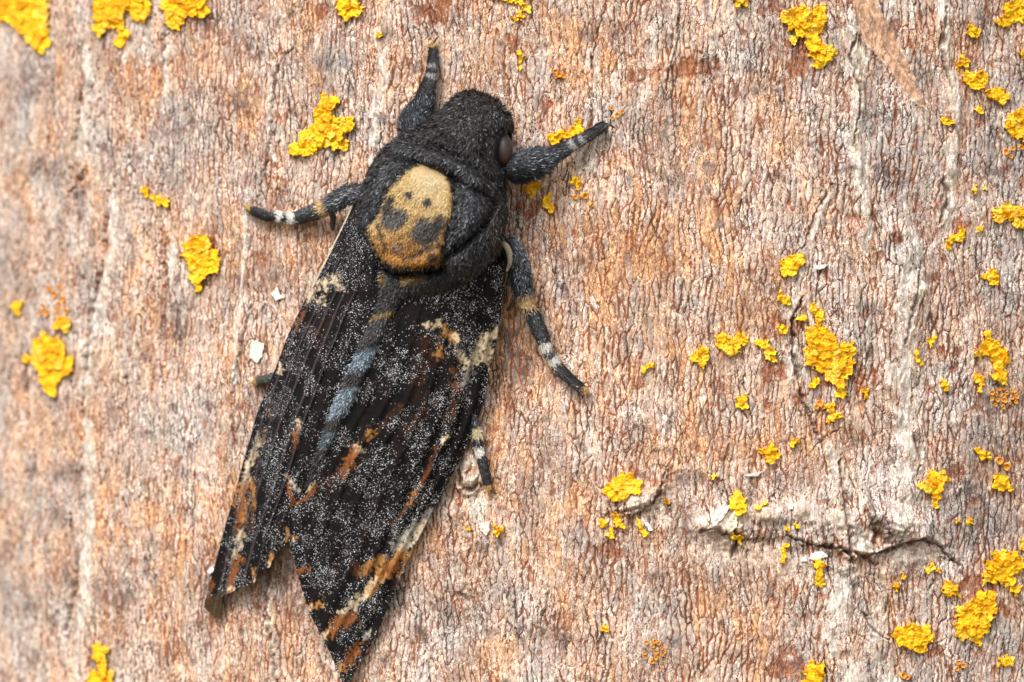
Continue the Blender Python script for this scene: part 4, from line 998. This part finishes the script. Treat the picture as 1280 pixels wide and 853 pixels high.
def build_wing(which):
    ns, nt = 330, 120
    if which == 'R':
        I = resample([(516, 338, 70), (505, 365, 74), (484, 393, 78), (476, 424, 77), (464, 450, 74), (450, 482, 71), (430, 522, 66), (412, 556, 60), (398, 585, 55), (384, 611, 50), (370, 630, 47), (363, 650, 45), (361, 675, 42)], ns)
        C = resample([(628, 292, 40), (631, 330, 40), (628, 378, 36), (622, 420, 30), (612, 465, 26), (602, 510, 22), (585, 555, 20), (562, 600, 19), (537, 647, 17), (519, 683, 16), (498, 730, 15), (471, 790, 13), (448, 831, 12), (432, 863, 12)], ns)
        O = resample([(361, 675, 42), (370, 710, 36), (385, 761, 28), (403, 797, 22), (418, 829, 16), (432, 863, 12)], nt)
        B = resample([(516, 338, 70), (570, 312, 58), (628, 292, 40)], nt)
        paint, velvet = PAINT_R, VELVET_R
    else:
        I = resample([(480, 330, 70), (469, 357, 74), (466, 385, 77), (454, 410, 76), (445, 436, 74), (434, 460, 71), (422, 490, 68), (410, 518, 64), (400, 548, 59), (392, 580, 54), (380, 612, 46), (368, 640, 40), (359, 678, 35)], ns)
        C = resample([(450, 230, 40), (431, 270, 40), (414, 305, 36), (397, 339, 32), (381, 371, 28), (360, 415, 25), (345, 454, 23), (334, 483, 21), (322, 511, 20), (313, 543, 19), (303, 578, 18), (293, 616, 17), (281, 657, 16), (269, 704, 16), (258, 745, 16), (255, 759, 18)], ns)
        O = resample([(359, 678, 35), (350, 688, 36), (340, 701, 38), (337, 709, 37), (328, 712, 33), (320, 720, 33), (317, 729, 32), (304, 733, 27), (290, 740, 24), (278, 746, 20), (277, 760, 15), (274, 773, 10), (266, 770, 12), (255, 759, 18)], nt)
        B = resample([(480, 330, 70), (460, 285, 58), (452, 232, 40)], nt)
        paint, velvet = PAINT_L, VELVET_L
    sh = -7.0 if which == 'R' else 7.0
    I[:, 0] += sh * np.interp(np.linspace(0, 1, ns), [0, .1, .6, .75, 1], [0, 1, 1, 0, 0])
    G = coons(B, I, O, C)
    s = np.linspace(0, 1, ns)[:, None]; t = np.linspace(0, 1, nt)[None]
    px, py, h = G[..., 0], G[..., 1], G[..., 2].copy()
    mid = np.sin(np.pi * np.clip(s, 0, 1)) ** .5
    if which == 'R':
        h += (20 * (1 - .6 * s) * np.sin(np.pi * t ** 1.25)) * (1 - s) ** .25
        veins = [(.14, 2.0), (.30, 2.4), (.46, 2.2), (.60, 2.6), (.72, 3.0), (.82, 3.4), (.91, 4.0)]
    else:
        h += 18 * (1 - .55 * s) * np.sin(np.pi * t ** .9) * (1 - s ** 3)
        veins = [(.16, 1.2), (.36, 4.5), (.50, 2.4), (.63, 3.6), (.73, 2.2), (.83, 3.4), (.92, 2.2)]
    for k, (tv, a) in enumerate(veins):
        tt = tv + .02 * np.sin(5 * s + k)
        wv = .022 if which == 'R' else .030
        h += a * np.exp(-((t - tt) / wv) ** 2) * (.25 + .75 * mid) - .6 * a * np.exp(-((t - tt - 2.0 * wv) / (1.3 * wv)) ** 2) * mid * np.clip(.8 + .5 * np.sin(7 * s + 2.3 * k), .2, 1.2)
    h += 1.6 * fbm(px / 26, py / 40, 48, 2) + .35 * noise(px / 4, py / 5, 49)
    if which == 'L':
        h += 0
    h = np.maximum(h, 9)
    P, Q = px.ravel(), py.ravel()
    co = M(px, py, h).reshape(-1, 3); q = grid_quads(ns, nt)
    nr = vert_normals(co, q)
    if np.mean(nr[:, 1]) > 0: q = q[:, ::-1]; nr = -nr
    col = wing_color(P, Q, paint)
    if which == 'L':      # under side of the curled tip
        m = smask(polysdf(P, Q, [(254, 756), (262, 748), (279, 742), (279, 776), (270, 776)]), 0, 1.5)[:, None] * .9
        col = col * (1 - m) + np.array([.06, .036, .015]) * m
    if which == 'L':      # bare brown crests of the folds
        for k, (tv, a) in enumerate(veins[1:]):
            cr_ = np.exp(-((t - (tv + .02 * np.sin(5 * s + k + 1))) / .010) ** 2) * sstep(.05, .25, s)
            m = (np.broadcast_to(cr_, px.shape).ravel() * .75)[:, None]
            col = col * (1 - m) + np.array([.075, .058, .060]) * m
    # pale leading edge near the base
    ed = (np.repeat(t, ns, 0).ravel()[:, None] > .975) & ((Q[:, None] < 360) if which == 'L' else (Q[:, None] < 330))
    col = np.where(ed, np.array([.5, .42, .32]), col)
    # closed thin sheet
    th = 0.006
    n = len(co)
    under = co - nr * th
    allco = np.concatenate([co, under])
    gi = np.arange(n).reshape(ns, nt)
    loop = np.concatenate([gi[0], gi[1:, -1], gi[-1, -2::-1], gi[-2:0:-1, 0]])
    l2 = np.roll(loop, -1)
    rim = np.stack([loop, l2, l2 + n, loop + n], 1)
    qs = np.concatenate([q, q[:, ::-1] + n, rim])
    w = mpart('forewing', allco, qs, MAT['wing'], None, {'bcol': np.concatenate([col, col * .6 + .02])})
    # dusting of pale scales
    vel = np.zeros(len(P))
    for pts, wd in velvet:
        d, _ = polydist(P + 4 * noise(P / 9, Q / 9, 53), Q + 4 * noise(P / 9, Q / 9, 54), pts); vel = np.maximum(vel, 1 - sstep(.5 * wd, 1.3 * wd, d))
    dn = np.clip(.60 + 1.15 * fbm(P / 26, Q / 32, 55, 3), .06, 1.3) * (1 - .95 * vel)
    fr = (np.clip(dn, 0, 1.2) * (col.sum(1) < .1) * .004)[:, None]
    w.data.attributes['bcol'].data.foreach_set('color', np.concatenate([np.concatenate([np.clip(col + fr, 0, 1), col * .6 + .02]), np.ones((2 * n, 1))], 1).astype(np.float32).ravel())
    lum = col.sum(1)
    dn = dn * np.where(lum > .25, .8, 1)
    wq = dn[q].mean(1)
    cnt = 12000 if which == 'R' else 7500
    k_, s_, t_ = scatter(co, q, cnt, 12, wq)
    keep = (nr[q[k_, 0], 1] < -.12) & ~((which == 'L') & (Q[q[k_, 0]] > 745))
    k_, s_, t_ = k_[keep], s_[keep], t_[keep]
    pos = lerpq(co, q, k_, s_, t_) ; nn = lerpq(nr, q, k_, s_, t_); nn /= np.linalg.norm(nn, axis=1, keepdims=True)
    rs = np.random.RandomState(20)
    N = len(pos)
    d1 = np.cross(nn, rs.normal(0, 1, (N, 3))); d1 /= np.linalg.norm(d1, axis=1, keepdims=True); d2 = np.cross(nn, d1)
    L = (rs.uniform(.45, 1.0, (N, 1)) * .0074) ; W = L * rs.uniform(.45, .9, (N, 1))
    tilt = nn * L * rs.uniform(-.1, .5, (N, 1))
    b0 = pos + nn * .0025
    sc = np.stack([b0 - d1 * L - d2 * W * .6, b0 - d1 * L * .9 + d2 * W * .6, b0 + d1 * L + d2 * W + tilt, b0 + d1 * L - d2 * W + tilt], 1).reshape(-1, 3)
    base = wing_color(lerpq(P, q, k_, s_, t_), lerpq(Q, q, k_, s_, t_), paint)
    bl = base.sum(1)
    wh = rs.uniform(.2, .92, (N, 1)) ** 1.9 * np.array([.95, .97, 1.02])
    wcol = np.where((bl > .25)[:, None], np.clip(base * rs.uniform(.7, 1.7, (N, 1)), 0, .8), wh)
    dark = (bl > .25) & (rs.rand(N) < .22)
    wcol = np.where(dark[:, None], .03, wcol)
    scq = np.arange(4 * N).reshape(N, 4)
    so = mpart('wing_scales', sc, scq, MAT['scales'], w, {'bcol': np.repeat(wcol, 4, 0)}, smooth=False)
    so['kind'] = 'stuff'
    return w
for wch in ('L', 'R'): build_wing(wch)

# ---- legs: x, y, height, radius ; colour stops along the length; hairiness
BK = (.022, .021, .023); WH = (.74, .71, .66); TN = (.56, .36, .13); BL = (.018, .016, .018)
LEGS = [
    ('leg', [(528, 178, 40, 16), (519, 163, 34, 20), (522, 148, 28, 19), (529, 134, 24, 14), (531, 122, 20, 11), (535, 108, 17, 9.5), (539, 96, 14, 7.5), (540, 84, 13, 6.5), (541, 70, 11, 6), (541.5, 58, 9, 5), (542, 54, 7, 3.5)],
     [(0, BK), (.655, BK), (.67, (.3, .3, .31)), (.70, (.34, .34, .35)), (.715, BL), (.755, BL), (.77, (.3, .3, .3)), (.795, (.26, .26, .26)), (.81, BL), (.96, BL), (.97, (.55, .35, .1)), (1, TN)], .55, 2600, 'raised fuzzy foreleg beside the head, its tip banded grey'),
    ('leg', [(632, 212, 50, 12), (648, 211, 44, 18), (664, 206, 38, 19), (680, 201, 30, 16), (690, 196, 26, 11), (702, 189, 22, 10), (713, 183, 19, 8), (720, 179, 17, 8.5), (729, 174, 15, 7), (742, 166, 12, 6.5), (754, 158, 10, 6), (758, 156, 8, 3)],
     [(0, BK), (.60, BK), (.63, (.4, .4, .4)), (.66, (.42, .42, .42)), (.67, BK), (.72, BK), (.725, (.38, .38, .38)), (.75, (.38, .38, .38)), (.76, BL), (1, BL)], .6, 2800, 'thick-thighed foreleg stretched out from the eye'),
    ('leg', [(462, 243, 50, 9), (448, 241, 46, 11), (434, 244, 40, 12), (420, 252, 34, 12), (408, 259, 28, 10), (400, 263, 24, 10), (386, 268, 20, 9.5), (370, 273, 16, 8.5), (360, 273, 14, 7.5), (346, 271, 12, 7), (334, 270, 11, 6.5), (322, 266, 9, 6), (311, 261, 7, 5), (307, 259, 6, 3)],
     [(0, (.05, .045, .05)), (.30, BK), (.36, BK), (.365, TN), (.42, (.6, .42, .2)), (.425, BK), (.61, BK), (.615, WH), (.67, WH), (.675, BL), (.71, BL), (.715, WH), (.755, WH), (.76, BL), (.965, BL), (.97, TN), (1, TN)], .35, 1500, 'side leg with one tan and two white bands, beside the skull mark'),
    ('leg', [(630, 300, 50, 10), (641, 318, 44, 14), (648, 338, 36, 14), (652, 356, 30, 13), (656, 372, 26, 11), (660, 383, 24, 9.5), (669, 402, 20, 9.5), (678, 422, 17, 9), (683, 436, 15, 8), (693, 453, 12, 7.5), (704, 466, 10, 7), (718, 479, 8, 6.5), (730, 488, 7, 5.5), (735, 491, 5, 3)],
     [(0, BK), (.34, BK), (.345, TN), (.41, (.62, .42, .2)), (.415, BK), (.625, BK), (.63, WH), (.675, WH), (.68, BL), (.715, BL), (.72, WH), (.765, WH), (.77, BL), (.965, BL), (.97, (.7, .4, .15)), (1, TN)], .45, 2300, 'long middle leg below the eye with one tan and two white bands'),
    ('leg', [(585, 505, 20, 6), (590, 525, 18, 7), (595, 540, 14, 7.5), (597, 550, 12, 7), (599, 563, 10, 6.5), (603, 578, 9, 6.5), (607, 594, 8, 6), (610, 608, 7, 5), (612, 614, 6, 3.5)],
     [(0, BL), (.28, BL), (.285, (.66, .56, .32)), (.40, (.66, .56, .34)), (.405, BL), (.50, BL), (.505, WH), (.60, WH), (.61, BL), (.93, BL), (.94, TN), (1, TN)], .2, 500, 'hind foot banded cream and black poking out under the wing'),
    ('leg', [(352, 470, 14, 5), (340, 473, 12, 6), (330, 475, 10, 6), (322, 477, 9, 5.5), (316, 479, 7, 4)],
     [(0, BL), (.7, (.05, .045, .03)), (.88, (.10, .09, .04)), (.9, TN), (1, TN)], .2, 260, 'short dark hind foot tip poking out beside the cream chip'),
]
def build_leg(name, pts, stops, hairy, nh, label, seed):
    n, m = 110, 20
    S = resample(pts, n)
    u = np.linspace(0, 1, n)
    tan = np.gradient(S[:, :2], axis=0); tan /= np.linalg.norm(tan, axis=1, keepdims=True)
    lat = np.stack([-tan[:, 1], tan[:, 0]], 1)
    a = np.linspace(0, 2 * np.pi, m, endpoint=False)
    rad = S[:, 3] * (1 + .05 * np.sin(u * 70) * sstep(.5, .7, u))
    rad[0] *= .3; rad[-1] *= .3
    px = S[:, :1] + lat[:, :1] * rad[:, None] * np.cos(a); py = S[:, 1:2] + lat[:, 1:2] * rad[:, None] * np.cos(a)
    low = bark_low(S[:, 0].astype(F), S[:, 1].astype(F))
    h = (np.maximum(S[:, 2], rad * .85) + low * .6)[:, None] + rad[:, None] * np.sin(a) * .95
    co = M(px, py, h).reshape(-1, 3); q = grid_quads(n, m, True)
    nr = vert_normals(co, q)
    if nr[np.argmin(co[:, 1]), 1] > 0: q = q[:, ::-1]; nr = -nr
    su = np.array([s for s, _ in stops]); sc = np.array([c for _, c in stops])
    def cf(uu): return np.stack([np.interp(uu, su, sc[:, k]) for k in range(3)], 1)
    U = np.repeat(u, m)
    ja = np.tile(np.arange(m), n)
    col = cf(np.clip(U + .022 * noise(ja * .9, U * 40, 7 + seed % 5) , 0, 1)) * .8
    leg = mpart(name, co, q, MAT['chitin'], None, {'bcol': col}); leg['label'] = label
    t3 = M(px + tan[:, :1] * 3, py + tan[:, 1:] * 3, h).reshape(-1, 3) - co
    k_, s_, t_ = scatter(co, q, int(nh * 1.5), seed, (nr[q[:, 0], 1] < .3).astype(float))
    nh = int(nh * 1.5)
    rs = np.random.RandomState(seed)
    pos = lerpq(co, q, k_, s_, t_); nn = lerpq(nr, q, k_, s_, t_); dd = lerpq(t3, q, k_, s_, t_); dd /= np.linalg.norm(dd, axis=1, keepdims=True)
    uu = np.clip(lerpq(U, q, k_, s_, t_) + rs.normal(0, .018, nh), 0, 1)
    base = cf(uu); thick = sstep(.62, .3, uu)
    dirs = dd + nn * (.35 + .5 * thick[:, None]) + .3 * rs.normal(0, 1, pos.shape)
    ln = (.036 + .046 * thick * hairy / .5) * rs.uniform(.6, 1.3, nh)
    lumi = base.sum(1, keepdims=True)
    tip = np.where(lumi < .2, base + np.array([.05, .06, .075]) * np.exp(rs.normal(-.2, 1.35, (nh, 1))) * (.35 + .65 * thick[:, None]), base * rs.uniform(.8, 1.15, (nh, 1)))
    fur_mesh('fur', pos, nn, dirs, ln, rs.uniform(.007, .012, nh), base * .7, np.clip(tip, 0, .85), leg, seed)
    return leg
for k, (nm, pts, stops, hairy, nh, label) in enumerate(LEGS):
    build_leg(nm, pts, stops, hairy, nh, label, 60 + k)

def tube(name, pts, mat, col, label=None, m=12, n=40):
    S = resample(pts, n)
    tan = np.gradient(S[:, :2], axis=0); tan /= np.linalg.norm(tan, axis=1, keepdims=True)
    lat = np.stack([-tan[:, 1], tan[:, 0]], 1); a = np.linspace(0, 2 * np.pi, m, endpoint=False)
    rad = S[:, 3].copy(); rad[0] *= .2; rad[-1] *= .2
    px = S[:, :1] + lat[:, :1] * rad[:, None] * np.cos(a); py = S[:, 1:2] + lat[:, 1:2] * rad[:, None] * np.cos(a)
    co = M(px, py, S[:, 2:3] + rad[:, None] * np.sin(a)).reshape(-1, 3); q = grid_quads(n, m, True)
    nr = vert_normals(co, q)
    if nr[np.argmin(co[:, 1]), 1] > 0: q = q[:, ::-1]
    cc = np.tile(np.array(col), (n * m, 1)) * (.85 + .12 * np.sin(np.repeat(np.arange(n), m) * 2.1))[:, None]
    o = mpart(name, co, q, mat, None, {'bcol': cc})
    if label: o['label'] = label
    return o
tube('antenna', [(622, 300, 70, 3), (632, 307, 66, 3.6), (637, 318, 60, 3.8), (637, 330, 54, 3), (633, 340, 48, 1.5)], MAT['chitin'], (.42, .36, .28), 'short pale curved antenna tip at the wing base')
tube('tibial_spur', [(409, 262, 26, 3.5), (416, 270, 22, 4), (416, 280, 18, 3.2), (416, 289, 15, 1.5)], MAT['chitin'], (.03, .027, .025))
tube('tibial_spur', [(652, 368, 24, 3), (644, 376, 20, 3), (638, 384, 16, 2.6), (633, 389, 13, 1.4)], MAT['chitin'], (.06, .045, .03))
tube('claw', [(541, 56, 8, 1.6), (545, 49, 8, 1.3), (549, 45, 6, .6)], MAT['chitin'], (.09, .04, .02))
tube('claw', [(757, 156, 8, 1.8), (764, 157, 9, 1.3), (769, 161, 5, .6)], MAT['chitin'], (.07, .035, .02))
tube('claw', [(611, 612, 6, 1.6), (617, 616, 6, 1.2), (622, 618, 4, .5)], MAT['chitin'], (.07, .035, .02))
tube('claw', [(308, 260, 6, 1.6), (304, 257, 6, 1.2), (301, 257, 4, .5)], MAT['chitin'], (.3, .16, .05))
